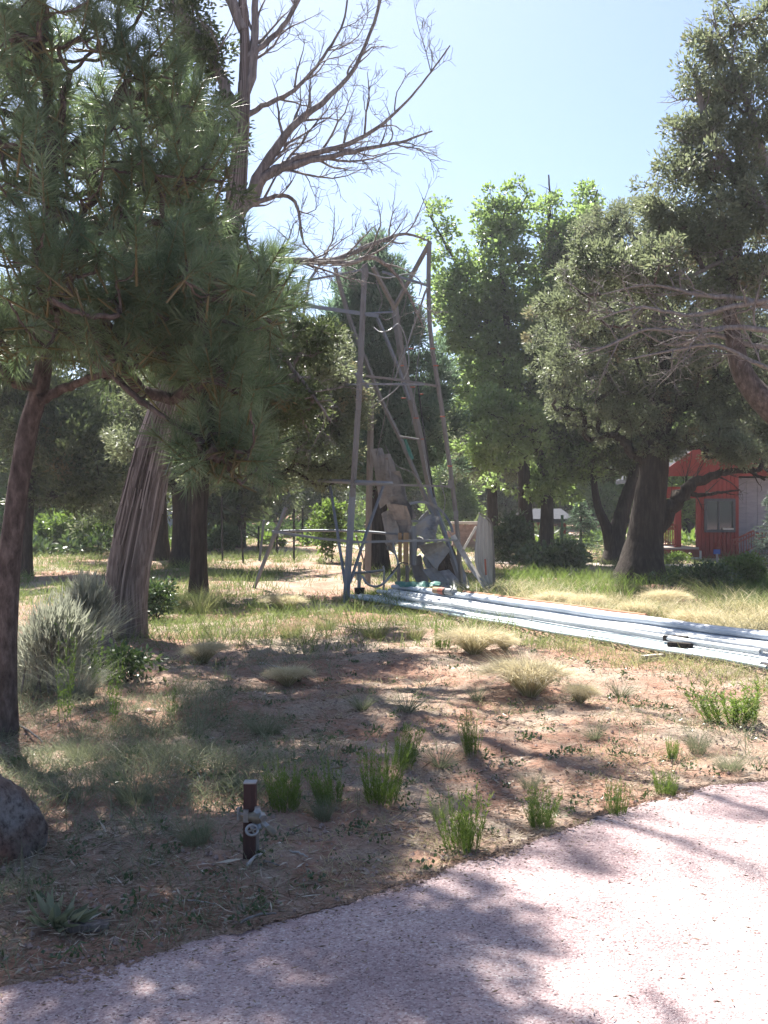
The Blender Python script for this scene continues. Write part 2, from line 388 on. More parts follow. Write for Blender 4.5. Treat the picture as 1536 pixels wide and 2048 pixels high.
def boulder_mat():
    m, nt, N, L, B = new_mat("lichened_red_rock")
    tc = N.new("ShaderNodeTexCoord")
    n1 = N.new("ShaderNodeTexNoise"); n1.inputs["Scale"].default_value = 3.2; n1.inputs["Detail"].default_value = 8
    n2 = N.new("ShaderNodeTexNoise"); n2.inputs["Scale"].default_value = 26; n2.inputs["Detail"].default_value = 8; n2.inputs["Roughness"].default_value = 0.75
    for n in (n1, n2): L.new(tc.outputs["Object"], n.inputs["Vector"])
    r1 = ramp(N, [(0.35, (0.22, 0.10, 0.07)), (0.5, (0.19, 0.135, 0.115)), (0.62, (0.25, 0.235, 0.235))])
    r2 = ramp(N, [(0.38, (0.35, 0.33, 0.33)), (0.5, (1, 1, 1)), (0.68, (1.5, 1.5, 1.45))])
    L.new(n1.outputs["Fac"], r1.inputs[0]); L.new(n2.outputs["Fac"], r2.inputs[0])
    mx = N.new("ShaderNodeMix"); mx.data_type = 'RGBA'; mx.blend_type = 'MULTIPLY'; mx.inputs[0].default_value = 1
    L.new(r1.outputs[0], mx.inputs[6]); L.new(r2.outputs[0], mx.inputs[7]); L.new(mx.outputs[2], B.inputs["Base Color"])
    b = N.new("ShaderNodeBump"); b.inputs["Strength"].default_value = 1.0; b.inputs["Distance"].default_value = 0.05
    L.new(n2.outputs["Fac"], b.inputs["Height"]); L.new(b.outputs[0], B.inputs["Normal"])
    B.inputs["Roughness"].default_value = 0.92
    return m
M['rock'] = boulder_mat()

def ground_mat():
    m, nt, N, L, B = new_mat("red_soil_with_litter")
    tc = N.new("ShaderNodeTexCoord")
    def noise(s, d=6, r=0.6):
        n = N.new("ShaderNodeTexNoise"); n.inputs["Scale"].default_value = s; n.inputs["Detail"].default_value = d; n.inputs["Roughness"].default_value = r
        L.new(tc.outputs["Object"], n.inputs["Vector"]); return n
    big, mid, fine, grit = noise(0.55, 4), noise(2.6, 7, 0.7), noise(17, 6, 0.75), noise(75, 4, 0.7)
    soil = ramp(N, [(0.3, (0.155, 0.078, 0.054)), (0.5, (0.275, 0.162, 0.118)), (0.7, (0.36, 0.245, 0.19))])
    lit = ramp(N, [(0.3, (0.15, 0.11, 0.085)), (0.5, (0.31, 0.25, 0.20)), (0.72, (0.46, 0.40, 0.33))])
    L.new(fine.outputs["Fac"], soil.inputs[0]); L.new(grit.outputs["Fac"], lit.inputs[0])
    ad = N.new("ShaderNodeMath"); ad.operation = 'ADD'
    L.new(mid.outputs["Fac"], ad.inputs[0]); L.new(big.outputs["Fac"], ad.inputs[1])
    mr = N.new("ShaderNodeMapRange"); mr.inputs[1].default_value = 0.88; mr.inputs[2].default_value = 1.14
    L.new(ad.outputs[0], mr.inputs[0])
    mx = N.new("ShaderNodeMix"); mx.data_type = 'RGBA'
    L.new(mr.outputs[0], mx.inputs[0]); L.new(soil.outputs[0], mx.inputs[6]); L.new(lit.outputs[0], mx.inputs[7])
    L.new(mx.outputs[2], B.inputs["Base Color"])
    b1 = N.new("ShaderNodeBump"); b1.inputs["Strength"].default_value = 0.8; b1.inputs["Distance"].default_value = 0.03
    b2 = N.new("ShaderNodeBump"); b2.inputs["Strength"].default_value = 0.8; b2.inputs["Distance"].default_value = 0.008
    L.new(fine.outputs["Fac"], b1.inputs["Height"]); L.new(grit.outputs["Fac"], b2.inputs["Height"])
    L.new(b1.outputs[0], b2.inputs["Normal"]); L.new(b2.outputs[0], B.inputs["Normal"])
    B.inputs["Roughness"].default_value = 0.95; B.inputs["Specular IOR Level"].default_value = 0.1
    return m
M['ground'] = ground_mat()

def pave_mat():
    m, nt, N, L, B = new_mat("pink_aggregate_concrete")
    tc = N.new("ShaderNodeTexCoord")
    vo = N.new("ShaderNodeTexVoronoi"); vo.inputs["Scale"].default_value = 130
    L.new(tc.outputs["Object"], vo.inputs["Vector"])
    sep = N.new("ShaderNodeSeparateColor"); L.new(vo.outputs["Color"], sep.inputs[0])
    peb = ramp(N, [(0.0, (0.14, 0.10, 0.105)), (0.10, (0.34, 0.24, 0.235)), (0.5, (0.42, 0.325, 0.318)), (0.88, (0.47, 0.38, 0.37)), (1.0, (0.58, 0.52, 0.50))])
    L.new(sep.outputs[0], peb.inputs[0])
    n1 = N.new("ShaderNodeTexNoise"); n1.inputs["Scale"].default_value = 1.6; n1.inputs["Detail"].default_value = 7
    L.new(tc.outputs["Object"], n1.inputs["Vector"])
    st = ramp(N, [(0.33, (0.66, 0.63, 0.66)), (0.5, (0.9, 0.88, 0.9)), (0.62, (1, 1, 1))])
    L.new(n1.outputs["Fac"], st.inputs[0])
    n2 = N.new("ShaderNodeTexNoise"); n2.inputs["Scale"].default_value = 34; n2.inputs["Detail"].default_value = 6; n2.inputs["Roughness"].default_value = 0.8
    L.new(tc.outputs["Object"], n2.inputs["Vector"])
    st2 = ramp(N, [(0.33, (0.62, 0.60, 0.62)), (0.52, (1, 1, 1))])
    L.new(n2.outputs["Fac"], st2.inputs[0])
    a = N.new("ShaderNodeMix"); a.data_type = 'RGBA'; a.blend_type = 'MULTIPLY'; a.inputs[0].default_value = 1
    L.new(peb.outputs[0], a.inputs[6]); L.new(st.outputs[0], a.inputs[7])
    c = N.new("ShaderNodeMix"); c.data_type = 'RGBA'; c.blend_type = 'MULTIPLY'; c.inputs[0].default_value = 1
    L.new(a.outputs[2], c.inputs[6]); L.new(st2.outputs[0], c.inputs[7])
    L.new(c.outputs[2], B.inputs["Base Color"])
    b = N.new("ShaderNodeBump"); b.inputs["Strength"].default_value = 0.7; b.inputs["Distance"].default_value = 0.006; b.invert = True
    L.new(vo.outputs["Distance"], b.inputs["Height"])
    b2 = N.new("ShaderNodeBump"); b2.inputs["Strength"].default_value = 0.5; b2.inputs["Distance"].default_value = 0.01
    L.new(n2.outputs["Fac"], b2.inputs["Height"]); L.new(b.outputs[0], b2.inputs["Normal"]); L.new(b2.outputs[0], B.inputs["Normal"])
    B.inputs["Roughness"].default_value = 0.85; B.inputs["Specular IOR Level"].default_value = 0.25
    return m
M['pave'] = pave_mat()

# ------------------------------------------------------------------ ground, driveway, far path
def axis(lo, hi, fine_lo, fine_hi, step, growth=1.09):
    a = list(np.arange(fine_lo, fine_hi + 1e-6, step))
    s = step
    while a[-1] < hi: s *= growth; a.append(a[-1] + s)
    s = step
    while a[0] > lo: s *= growth; a.insert(0, a[0] - s)
    return np.array(a)
xs = axis(-240, 240, -6, 7, 0.07, 1.06); ys = axis(-50, 300, 2.2, 15, 0.06, 1.03)
X, Y = np.meshgrid(xs, ys, indexing='ij')
Z = gh(X, Y)
near = (Y > edge_y(X) + 0.05) & (Y < 20) & (np.abs(X) < 12)
Z = Z + near * rng.normal(size=Z.shape) * 0.007
mb = MB(); idx = np.arange(X.size).reshape(X.shape)
mb.add(np.stack([X, Y, Z], -1).reshape(-1, 3), np.stack([idx[:-1, :-1], idx[1:, :-1], idx[1:, 1:], idx[:-1, 1:]], -1).reshape(-1, 4))
tag(mb.build("ground", M['ground'], smooth=True), kind='structure')

mb = MB()
px = np.unique(np.concatenate([np.linspace(-60, 60, 60), np.linspace(-5, 7, 900)]))
tv = np.linspace(0, 1, 14)
top = []
for x in px:
    e = float(edge_y(x))
    for t in tv:
        top.append((x, -50 + (e + 50) * (t ** 0.25), 0.016 * (1 if t < 1 else 0.75) + 0.004 * math.sin(x * 5)))
top = np.array(top); ny = len(tv)
idx = np.arange(len(top)).reshape(len(px), ny)
mb.add(top, np.stack([idx[:-1, :-1], idx[1:, :-1], idx[1:, 1:], idx[:-1, 1:]], -1).reshape(-1, 4))
eA = top.reshape(len(px), ny, 3)[:, -1]; eB = eA.copy(); eB[:, 2] = -0.12; eB[:, 1] += 0.004
i = np.arange(len(px) - 1)
mb.add(np.concatenate([eA, eB]), np.stack([i, i + 1, i + 1 + len(px), i + len(px)], -1))
tag(mb.build("driveway", M['pave']), kind='structure')

def path_strip(name, pts, w, mat):
    p = spline(pts, 60); mb = MB()
    t = np.gradient(p[:, :2], axis=0); n = np.stack([-t[:, 1], t[:, 0]], 1); n /= np.linalg.norm(n, axis=1, keepdims=True)
    K = 7; V = []
    for k in range(K):
        q = p[:, :2] + n * ((k / (K - 1) - 0.5) * w) * (1 + 0.15 * np.sin(np.arange(60) * 0.7 + k))[:, None]
        V.append(np.stack([q[:, 0], q[:, 1], gh(q[:, 0], q[:, 1]) + 0.03], 1))
    V = np.stack(V, 1); idx = np.arange(60 * K).reshape(60, K)
    mb.add(V.reshape(-1, 3), np.stack([idx[:-1, :-1], idx[1:, :-1], idx[1:, 1:], idx[:-1, 1:]], -1).reshape(-1, 4))
    tag(mb.build(name, mat), kind='structure')
M['path'] = surf("pale_dirt_path", [(0.3, (0.40, 0.32, 0.28)), (0.7, (0.55, 0.47, 0.42))], (2, 2, 2), 0.95, 0.3, 0.02)
path_strip("road", [(-60, 62), (-30, 58), (-12, 54), (0, 50), (10, 47), (40, 44)], 6.0, M['path'])
path_strip("path", [(40, 27.5), (16, 28.4), (10, 29.6), (4, 32), (0, 38), (-3, 46)], 1.5, M['path'])

# ------------------------------------------------------------------ foliage generators
def rand_dir(n):
    return nrm(rng.normal(size=(n, 3)))

def kites(mb, P, D, length, width, tint, m=0):
    """one small pointed leaf (a quad) per point P along direction D."""
    n = len(P)
    side = nrm(np.cross(D, rand_dir(n)))
    l = np.broadcast_to(length, (n,))[:, None]; w = np.broadcast_to(width, (n,))[:, None] / 2
    nor = np.cross(D, side)
    a = P; b = P + D * l * 0.5 + side * w + nor * l * 0.06; c = P + D * l; d = P + D * l * 0.5 - side * w + nor * l * 0.06
    V = np.stack([a, b, c, d], 1).reshape(-1, 3)
    mb.add(V, np.arange(4 * n).reshape(n, 4), np.repeat(tint, 4), m)

def blades_tri(mb, P, D, length, width, tint, m=0):
    n = len(P)
    side = nrm(np.cross(D, rand_dir(n))) * (np.broadcast_to(width, (n,))[:, None] / 2)
    V = np.stack([P - side, P + side, P + D * np.broadcast_to(length, (n,))[:, None]], 1).reshape(-1, 3)
    mb.add(V, np.arange(3 * n).reshape(n, 3), np.repeat(tint, 3), m)

def leaf_clumps(mb, C, D, style, k, size):
    """C clump centres, D outward directions; style picks the kind of leaf."""
    n = len(C)
    base = rng.random(n) * 0.5
    if style == 'pine':
        ax = nrm(D * 0.7 + rng.normal(size=(n, 3)) * 0.45 + np.array([0, 0, 0.75]))
        size = size * (0.55 + 0.55 * rng.random(n)); sl = size * (0.9 + 0.8 * rng.random(n))
        t = rng.random((n, k)) ** 0.8
        P = C[:, None] + ax[:, None] * (t * sl[:, None])[..., None] * 0.9
        rd = rand_dir(n * k).reshape(n, k, 3)
        rd = nrm(rd - (rd * ax[:, None]).sum(-1, keepdims=True) * ax[:, None])
        DD = nrm(rd + ax[:, None] * (0.25 + 1.0 * t[..., None]) + rng.normal(size=(n, k, 3)) * 0.12 + np.array([0, 0, -0.08]))
        ln = size[:, None] * (0.75 + 0.4 * rng.random((n, k)))
        tint = np.clip(base[:, None] * 1.15 + 0.3 * rng.random((n, k)), 0, 0.86)
        blades_tri(mb, P.reshape(-1, 3), DD.reshape(-1, 3), ln.ravel(), 0.0066, tint.ravel())
        # brown shoot with buds
        pts = np.stack([C - ax * 0.16, C, C + ax * sl[:, None] * 0.6, C + ax * sl[:, None]], 1)
        tubes(mb, pts, np.tile([0.007, 0.007, 0.006, 0.004], (n, 1)), 4, 1.0)
        return
    off = rng.normal(size=(n, k, 3))
    off = off / np.linalg.norm(off, axis=-1, keepdims=True) * (rng.random((n, k, 1)) ** 0.5)
    sg = size['clump'] * (0.7 + 0.6 * rng.random((n, 1, 1)))
    off = off * sg * np.array([1, 1, size.get('flat', 0.75)])
    P = C[:, None] + off
    DD = nrm(D[:, None] * 0.6 + nrm(off) * 0.7 + rng.normal(size=(n, k, 3)) * 0.5 + np.array([0, 0, size.get('up', 0.3)]))
    if 'droop' in size: DD = nrm(DD + np.array([0, 0, -size['droop']]))
    ln = size['l'] * (0.6 + 0.8 * rng.random((n, k))); wd = size['w'] * (0.7 + 0.6 * rng.random((n, k)))
    tint = np.clip(base[:, None] + 0.5 * rng.random((n, k)), 0, 0.98)
    dead = rng.random(n) < size.get('dead', 0.0)
    tint[dead] = 1.0
    kites(mb, P.reshape(-1, 3), DD.reshape(-1, 3), ln.ravel(), wd.ravel(), tint.ravel())

def noise3(P, s, seed):
    r_ = np.random.default_rng(seed); v = np.zeros(len(P))
    for o in range(3):
        for _ in range(4):
            v += np.sin(P @ (nrm(r_.normal(size=3)) * s * 1.8 ** o) + 6.28 * r_.random()) / 1.5 ** o
    return v / 4.5

def sample_masses(masses, ragged=1.0):
    """clump centres in lumpy ellipsoids: uneven outline, gaps inside."""
    C, D = [], []
    for (c, r, n) in masses:
        c = np.asarray(c, float); r = np.asarray(r, float)
        m_ = int(n * 1.5)
        d = rand_dir(m_); rad = rng.random(m_) ** (1 / 2.0)
        rad = rad * (1 + ragged * 0.28 * noise3(d, 4.0, int(rng.integers(1 << 30))))
        p = c + d * r * rad[:, None]
        size = float(np.mean(r))
        nz = noise3(p, 3.2 / max(size, 0.35), int(rng.integers(1 << 30))) + 0.15 * rng.normal(size=m_)
        keep = np.argsort(-nz)[:n]
        C.append(p[keep]); D.append(d[keep])
    return np.concatenate(C), np.concatenate(D)

def grow(trunk, C, r_tip=0.006, power=0.48, zpen=0.5, wob=0.12):
    """connect clumps C to the trunk by curved chains; returns chains (M,6,3) and radii (M,6)."""
    NP = 6
    nodes = [tuple(p[:3]) for p in trunk]
    own = [(-1, i) for i in range(len(trunk))]
    A = np.array(nodes)
    order = np.argsort([np.min(np.linalg.norm(A - c, axis=1)) for c in C])
    cap = len(A) + len(C) * (NP - 1) + 4
    buf = np.zeros((cap, 3)); buf[:len(A)] = A; cnt = len(A)
    chains = np.zeros((len(C), NP, 3)); parent = [None] * len(C)
    for j, ci in enumerate(order):
        c = C[ci]
        nd = buf[:cnt]
        d = np.linalg.norm(nd - c, axis=1)
        cost = d + zpen * np.maximum(0, nd[:, 2] - c[2] + 0.15 * d)
        b = int(np.argmin(cost)); p0 = nd[b].copy(); parent[j] = own[b]
        L_ = d[b]
        mid = (p0 + c) / 2 + rng.normal(size=3) * wob * L_ + np.array([0, 0, -0.06 * L_])
        t = np.linspace(0, 1, NP)[:, None]
        ch = (1 - t) ** 2 * p0 + 2 * t * (1 - t) * mid + t * t * c
        ch[1:-1] += rng.normal(size=(NP - 2, 3)) * 0.03 * L_
        chains[j] = ch
        buf[cnt:cnt + NP - 1] = ch[1:]
        for k in range(1, NP): own.append((j, k))
        cnt += NP - 1
    w = np.ones((len(C), NP))
    for j in range(len(C) - 1, -1, -1):
        pj, pk = parent[j]
        if pj >= 0:
            w[pj, :pk + 1] += w[j, 0]
    return chains, r_tip * w ** power

STYLE = {
    'juniper': dict(clump=0.18, l=0.075, w=0.030, up=0.15, flat=0.85, dead=0.02),
    'juniper_far': dict(clump=0.36, l=0.15, w=0.055, up=0.35, flat=0.8, dead=0.02),
    'conifer': dict(clump=0.26, l=0.17, w=0.035, up=0.6, flat=1.0),
    'oak': dict(clump=0.27, l=0.12, w=0.085, up=0.0, flat=0.9),
    'far': dict(clump=0.8, l=0.34, w=0.16, up=0.3, flat=0.8),
    'spruce': dict(clump=0.16, l=0.08, w=0.02, up=0.1, flat=0.5),
    'shrub': dict(clump=0.13, l=0.065, w=0.04, up=0.2, flat=0.9),
    'shrub_far': dict(clump=0.24, l=0.12, w=0.08, up=0.2, flat=0.9),
    'sage': dict(clump=0.12, l=0.14, w=0.014, up=1.8, flat=1.0),
}

def trunk_tube(mb, pts, n=40, S=18, flute=0.10, flare=1.35, m=0):
    p = spline(pts, n)
    s = np.linspace(0, 1, n)
    r = p[:, 3] * (1 + (flare - 1) * np.exp(-s * 14))
    P = p[:, :3].copy(); P[0, 2] -= 0.12
    tubes(mb, P, r, S, 0.5, m, flute)
    return p

def tree(name, label, cat, trunks, masses, style, k, bark, leaf, group=None, r_tip=0.006, flute=0.10, S=14, zpen=0.5,
         limbs=(), limb_mat=None, twig_levels=2, strips=0, loc=None, ragged=1.0):
    """trunk(s) and limbs are lists of (x,y,z,r); crown grows from them."""
    base = np.array(trunks[0][0][:3]) if loc is None else np.asarray(loc, float)
    root = empty(name, base, label, cat, group)
    nodes = []
    for ti, tr in enumerate(trunks):
        mb = MB()
        p = trunk_tube(mb, tr, 44 if S > 12 else 26, S, flute)
        nodes.append(p[len(p) // 4:])
        if strips and ti == 0: bark_strips(mb, p, strips)
        part(mb, "trunk", [bark, M['strip_bark']], root, True)
    for lb in limbs:
        mb = MB()
        p = spline(lb, 30)
        nodes.append(p[4:])
        tubes(mb, p[:, :3] + rng.normal(size=(30, 3)) * p[:, 3:4] * 0.18, p[:, 3], 9, 0.5, 0, 0.06)
        if twig_levels: twigs(mb, p, twig_levels)
        part(mb, "limb", limb_mat or bark, root, True)
    if masses:
        C, D = sample_masses(masses, ragged)
        ch, rad = grow(np.concatenate(nodes), C, r_tip, zpen=zpen)
        rmax = max(t[0][3] for t in trunks) * 0.5
        mb = MB(); tubes(mb, ch, np.minimum(rad, rmax), 5)
        part(mb, "branchwork", bark, root, True)["kind"] = "stuff"
        mb = MB()
        outd = nrm(D * 0.6 + nrm(ch[:, -1] - ch[:, -2])[np.argsort(np.argsort([0] * len(C)))] * 0.0 + rng.normal(size=C.shape) * 0.2)
        leaf_clumps(mb, C, outd, 'pine' if style == 'pine' else 'k', k, 0.20 if style == 'pine' else STYLE[style])
        part(mb, "crown", leaf, root)
    return root

def bark_strips(mb, p, n):
    """long shreds of bark standing a little proud of the trunk."""
    for _ in range(n):
        i0 = rng.integers(1, len(p) - 9); ln = rng.integers(4, 9)
        seg = p[i0:i0 + ln]
        th = rng.random() * 2 * math.pi
        t = nrm(seg[-1, :3] - seg[0, :3])
        u = nrm(np.cross(t, np.array([0, 1.0, 0.1]))); v = np.cross(t, u)
        s = np.linspace(0, 1, ln)
        ang = th + 0.25 * s * (rng.random() - 0.5)
        dr = np.cos(ang)[:, None] * u + np.sin(ang)[:, None] * v
        sd = -np.sin(ang)[:, None] * u + np.cos(ang)[:, None] * v
        lift = 1.03 + 0.05 * rng.random() + 0.10 * rng.random() * (2 * s - 1) ** 4
        w = (0.006 + 0.013 * rng.random()) * (1 - (2 * s - 1) ** 2 * 0.7)
        c = seg[:, :3] + dr * (seg[:, 3] * lift)[:, None]
        V = np.stack([c - sd * w[:, None], c + sd * w[:, None], c + dr * 0.012], 1).reshape(-1, 3)
        idx = np.arange(ln * 3).reshape(ln, 3)
        f = np.concatenate([np.stack([idx[:-1, a], idx[1:, a], idx[1:, b], idx[:-1, b]], -1) for a, b in ((0, 2), (2, 1))])
        mb.add(V, f, rng.random(), 1)

def twigs(mb, p, levels, dens=3.6, up=0.25, r_min=0.0028):
    """recursive bare twigs off the polyline p (n,4)."""
    level = [(p, np.linalg.norm(np.diff(p[:, :3], axis=0), axis=1).sum())]
    for lv in range(levels):
        nxt = []
        P6, R6 = [], []
        for q, Lq in level:
            n = max(1, int(dens * Lq * (1.0 + 0.9 * lv) + rng.random()))
            for _ in range(min(n, 18)):
                t = 0.18 + 0.8 * rng.random()
                i = min(int(t * (len(q) - 1)), len(q) - 2)
                p0 = q[i, :3]; r0 = q[i, 3]
                tan = nrm(q[i + 1, :3] - q[i, :3])
                ax = nrm(np.cross(tan, rng.normal(size=3)))
                d = nrm(tan * (0.55 + 0.4 * rng.random()) + ax * (0.5 + 0.5 * rng.random()) + np.array([0, 0, up * 0.6]))
                ln = (0.22 + 0.42 * rng.random()) * min(Lq, 2.4) * (1.05 - 0.5 * t)
                ln = max(ln, 0.14)
                rs = max(min(r0 * 0.55, 0.012 / (lv + 0.6)), r_min)
                steps = 8
                pts = [p0]; dd = d.copy()
                for s in range(steps - 1):
                    dd = nrm(dd + rng.normal(size=3) * 0.20 + np.array([0, 0, up * 0.12]))
                    pts.append(pts[-1] + dd * ln / (steps - 1))
                rr = np.linspace(rs, r_min * 0.8, steps)
                P6.append(pts); R6.append(rr)
                nxt.append((np.concatenate([np.array(pts), rr[:, None]], 1), ln))
        if P6: tubes(mb, np.array(P6), np.array(R6), 4)
        level = nxt

def PX(d, *pts):
    """polyline (px, py, width_px[, depth]) -> rows (x,y,z,r)"""
    out = []
    for q in pts:
        dd = q[3] if len(q) > 3 else d
        out.append((*W(q[0], q[1], dd), q[2] / 2 / F * dd))
    return out

def MS(d, *ms):
    """masses (px, py, rx_px, ry_px, depth_radius_m, n[, depth])"""
    out = []
    for q in ms:
        dd = q[6] if len(q) > 6 else d
        out.append((W(q[0], q[1], dd), (q[2] / F * dd, q[4], q[3] / F * dd), q[5]))
    return out

def ground_first(tr):
    x, y = tr[0][0], tr[0][1]
    tr[0] = (x, y, float(gh(x, y)), tr[0][3]); return tr

# ------------------------------------------------------------------ the trees
# near pine at the left edge
tree("pine_tree", "long-needled pine with slim leaning trunk, close at the left edge beside the boulder", "pine",
     [ground_first(PX(7.35, (2, 1470, 52), (8, 1300, 46), (24, 1080, 42), (54, 870, 38), (84, 760, 34), (98, 600, 30), (104, 430, 28), (96, 200, 20), (70, 0, 14), (60, -200, 8)))],
     MS(7.2, (110, 80, 175, 130, 0.9, 80), (80, 280, 165, 120, 1.0, 70), (300, 210, 115, 105, 0.7, 80, 7.6), (330, 360, 125, 85, 0.7, 56, 7.2), (170, 430, 170, 75, 0.8, 56, 7.0),
        (110, 570, 150, 95, 0.6, 58, 6.2), (310, 590, 165, 90, 0.7, 68, 6.4), (470, 580, 105, 95, 0.5, 50, 6.6), (250, 700, 190, 50, 0.6, 42, 6.6), (545, 600, 55, 60, 0.5, 22, 7.4),
        (420, 760, 120, 70, 0.5, 42, 6.6), (440, 900, 105, 62, 0.5, 50, 6.4), (40, 690, 100, 60, 0.6, 30, 7), (60, -130, 240, 120, 1.1, 110), (300, -80, 120, 80, 0.8, 40, 7.8), (360, -330, 210, 170, 0.9, 150, 8.2), (250, -230, 230, 150, 0.9, 110, 7.0),
        (150, 200, 200, 160, 1.3, 24, 8.6), (490, 640, 85, 90, 0.7, 40, 7.9), (440, 790, 110, 90, 0.7, 40, 7.7), (-160, 250, 170, 420, 1.0, 120), (-140, 640, 150, 120, 0.9, 40)),
     'pine', 84, M['pine_bark'], M['pine_leaf'], r_tip=0.0065, flute=0.07, ragged=2.0,
     limbs=[PX(7.3, (80, 800, 24), (140, 772, 17), (220, 745, 12, 7.0), (330, 720, 8, 6.8)), PX(7.2, (95, 640, 22), (170, 700, 16, 6.9), (280, 800, 12, 6.6), (400, 880, 7, 6.4))], twig_levels=0)

# big leaning juniper, half dead
D2 = 12.8
tree("juniper_tree", "large leaning juniper with shaggy grey bark and bare dead upper branches", "juniper",
     [ground_first(PX(D2, (244, 1285, 74), (252, 1170, 72), (277, 1040, 76), (312, 890, 68), (362, 735, 58), (402, 610, 50), (440, 500, 44), (468, 425, 36), (480, 300, 27), (488, 190, 20), (490, 90, 15), (485, 0, 12), (480, -150, 11), (470, -330, 5)))],
     MS(D2, (350, 40, 80, 70, 0.6, 30), (410, 110, 50, 70, 0.5, 18), (300, -60, 120, 80, 0.8, 30), (455, 260, 26, 60, 0.3, 10), (390, 250, 60, 80, 0.6, 16), (300, 560, 110, 130, 0.8, 40, 13.5), (140, 480, 140, 200, 1.0, 60, 14), (470, 720, 140, 110, 0.9, 90, 12.6), (330, 640, 140, 120, 1.0, 70, 14.2), (520, 640, 90, 80, 0.9, 50, 14.6), (370, 430, 110, 130, 0.9, 70, 10.6), (400, 690, 100, 100, 0.8, 70, 10.0), (320, 250, 110, 90, 0.8, 40, 11.3), (560, 800, 100, 90, 0.8, 60, 13.2), (620, 680, 60, 50, 0.7, 24, 13.4), (150, -380, 300, 200, 1.5, 90, 14), (350, -520, 220, 200, 1.5, 60, 13.5), (230, -280, 300, 190, 1.6, 100, 16.5), (330, -190, 230, 120, 1.4, 60, 18.5), (60, 150, 150, 160, 1.2, 60, 15)),  # foliage masses high above the view are added to shade the clearing
     'juniper', 95, M['jun_bark'], M['jun_dark'], r_tip=0.007, flute=0.13, S=24, strips=420, ragged=1.3,
     limbs=[PX(D2, (462, 445, 34), (500, 385, 26), (535, 325, 20), (572, 268, 16), (640, 208, 12), (700, 150, 9), (738, 72, 7), (768, -30, 7), (790, -180, 4)),
            PX(D2, (487, 205, 22), (508, 115, 18), (509, 0, 13), (503, -150, 7), (520, -300, 3)),
            PX(D2, (500, 400, 26), (540, 345, 19), (632, 320, 13), (720, 300, 9), (800, 284, 6), (865, 262, 3)),
            PX(D2, (545, 350, 16), (590, 318, 13), (670, 296, 10), (745, 262, 8), (820, 196, 5), (900, 92, 3)),
            PX(D2, (492, 230, 12), (540, 205, 10), (600, 170, 8), (680, 60, 5), (700, -40, 3)),
            PX(D2, (478, 240, 26), (440, 150, 22), (395, 70, 18), (340, -20, 14), (300, -150, 8)),
            PX(D2, (430, 545, 17), (520, 520, 15, 13.2), (600, 521, 14, 13.8), (658, 522, 13, 14.4), (712, 502, 10, 14.8), (760, 482, 8, 15), (812, 468, 6, 15.2), (858, 482, 3, 15.4)),
            PX(14.3, (650, 524, 11), (700, 526, 10, 14.5), (740, 514, 9, 14.7), (782, 538, 7, 14.9), (812, 580, 5, 15), (846, 652, 3, 15.2)),
            PX(D2, (430, 590, 12), (505, 630, 11), (560, 705, 9), (612, 772, 7), (662, 842, 4)),
            PX(D2, (455, 460, 13), (500, 412, 11), (560, 392, 9), (592, 410, 7), (608, 490, 3)),
            PX(D2, (440, 500, 12), (400, 452, 9), (350, 440, 7), (300, 470, 3)),
            PX(D2, (486, 120, 14), (560, 60, 10), (620, -40, 8), (700, -160, 5), (740, -300, 3)),
            PX(D2, (486, 60, 22), (440, -60, 22), (400, -260, 22), (380, -520, 18), (400, -760, 10)),
            PX(D2, (480, -120, 22), (540, -320, 22), (600, -520, 16), (620, -700, 9)), PX(D2, (470, -260, 22), (440, -480, 20), (480, -700, 15), (500, -860, 8)),
            PX(D2, (410, -200, 12), (330, -420, 10), (260, -640, 7), (250, -780, 3)), PX(D2, (540, -320, 10), (640, -420, 8), (720, -540, 4))],
     limb_mat=M['grey_bark'], twig_levels=3)

# middle-left trees
JG = "junipers behind the leaning tree"
tree("juniper_tree", "olive juniper with slim dark trunk between the leaning tree and the tower", "juniper",
     [ground_first(PX(19.3, (396, 1195, 34), (398, 1090, 32), (402, 1000, 30), (415, 860, 26), (450, 760, 20), (500, 700, 14)))],
     MS(20, (620, 760, 95, 110, 1.0, 140), (560, 880, 130, 100, 1.0, 150), (650, 900, 70, 90, 0.9, 90), (695, 790, 50, 90, 0.8, 70, 20.6), (640, 690, 70, 50, 0.9, 40), (640, 730, 60, 70, 0.7, 50, 15.5), (340, 760, 120, 90, 1.0, 70, 19), (290, 890, 100, 50, 1.0, 40, 18.6), (480, 760, 110, 110, 1.2, 70), (440, 900, 110, 80, 1.0, 50, 19), (560, 690, 60, 50, 0.7, 30)),
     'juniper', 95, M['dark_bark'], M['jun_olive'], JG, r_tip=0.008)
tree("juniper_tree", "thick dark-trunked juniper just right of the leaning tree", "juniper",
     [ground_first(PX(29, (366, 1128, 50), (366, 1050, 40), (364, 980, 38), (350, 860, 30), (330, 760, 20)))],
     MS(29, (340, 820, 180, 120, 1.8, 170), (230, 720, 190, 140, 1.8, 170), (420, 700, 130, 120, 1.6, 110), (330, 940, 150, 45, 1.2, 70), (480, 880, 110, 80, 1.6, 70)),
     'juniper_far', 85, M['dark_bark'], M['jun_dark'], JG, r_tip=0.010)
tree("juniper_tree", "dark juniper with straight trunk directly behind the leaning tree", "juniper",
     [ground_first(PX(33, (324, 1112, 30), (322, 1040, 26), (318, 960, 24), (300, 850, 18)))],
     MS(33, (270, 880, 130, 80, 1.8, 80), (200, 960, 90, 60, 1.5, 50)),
     'juniper_far', 80, M['dark_bark'], M['jun_olive'], JG, r_tip=0.011)
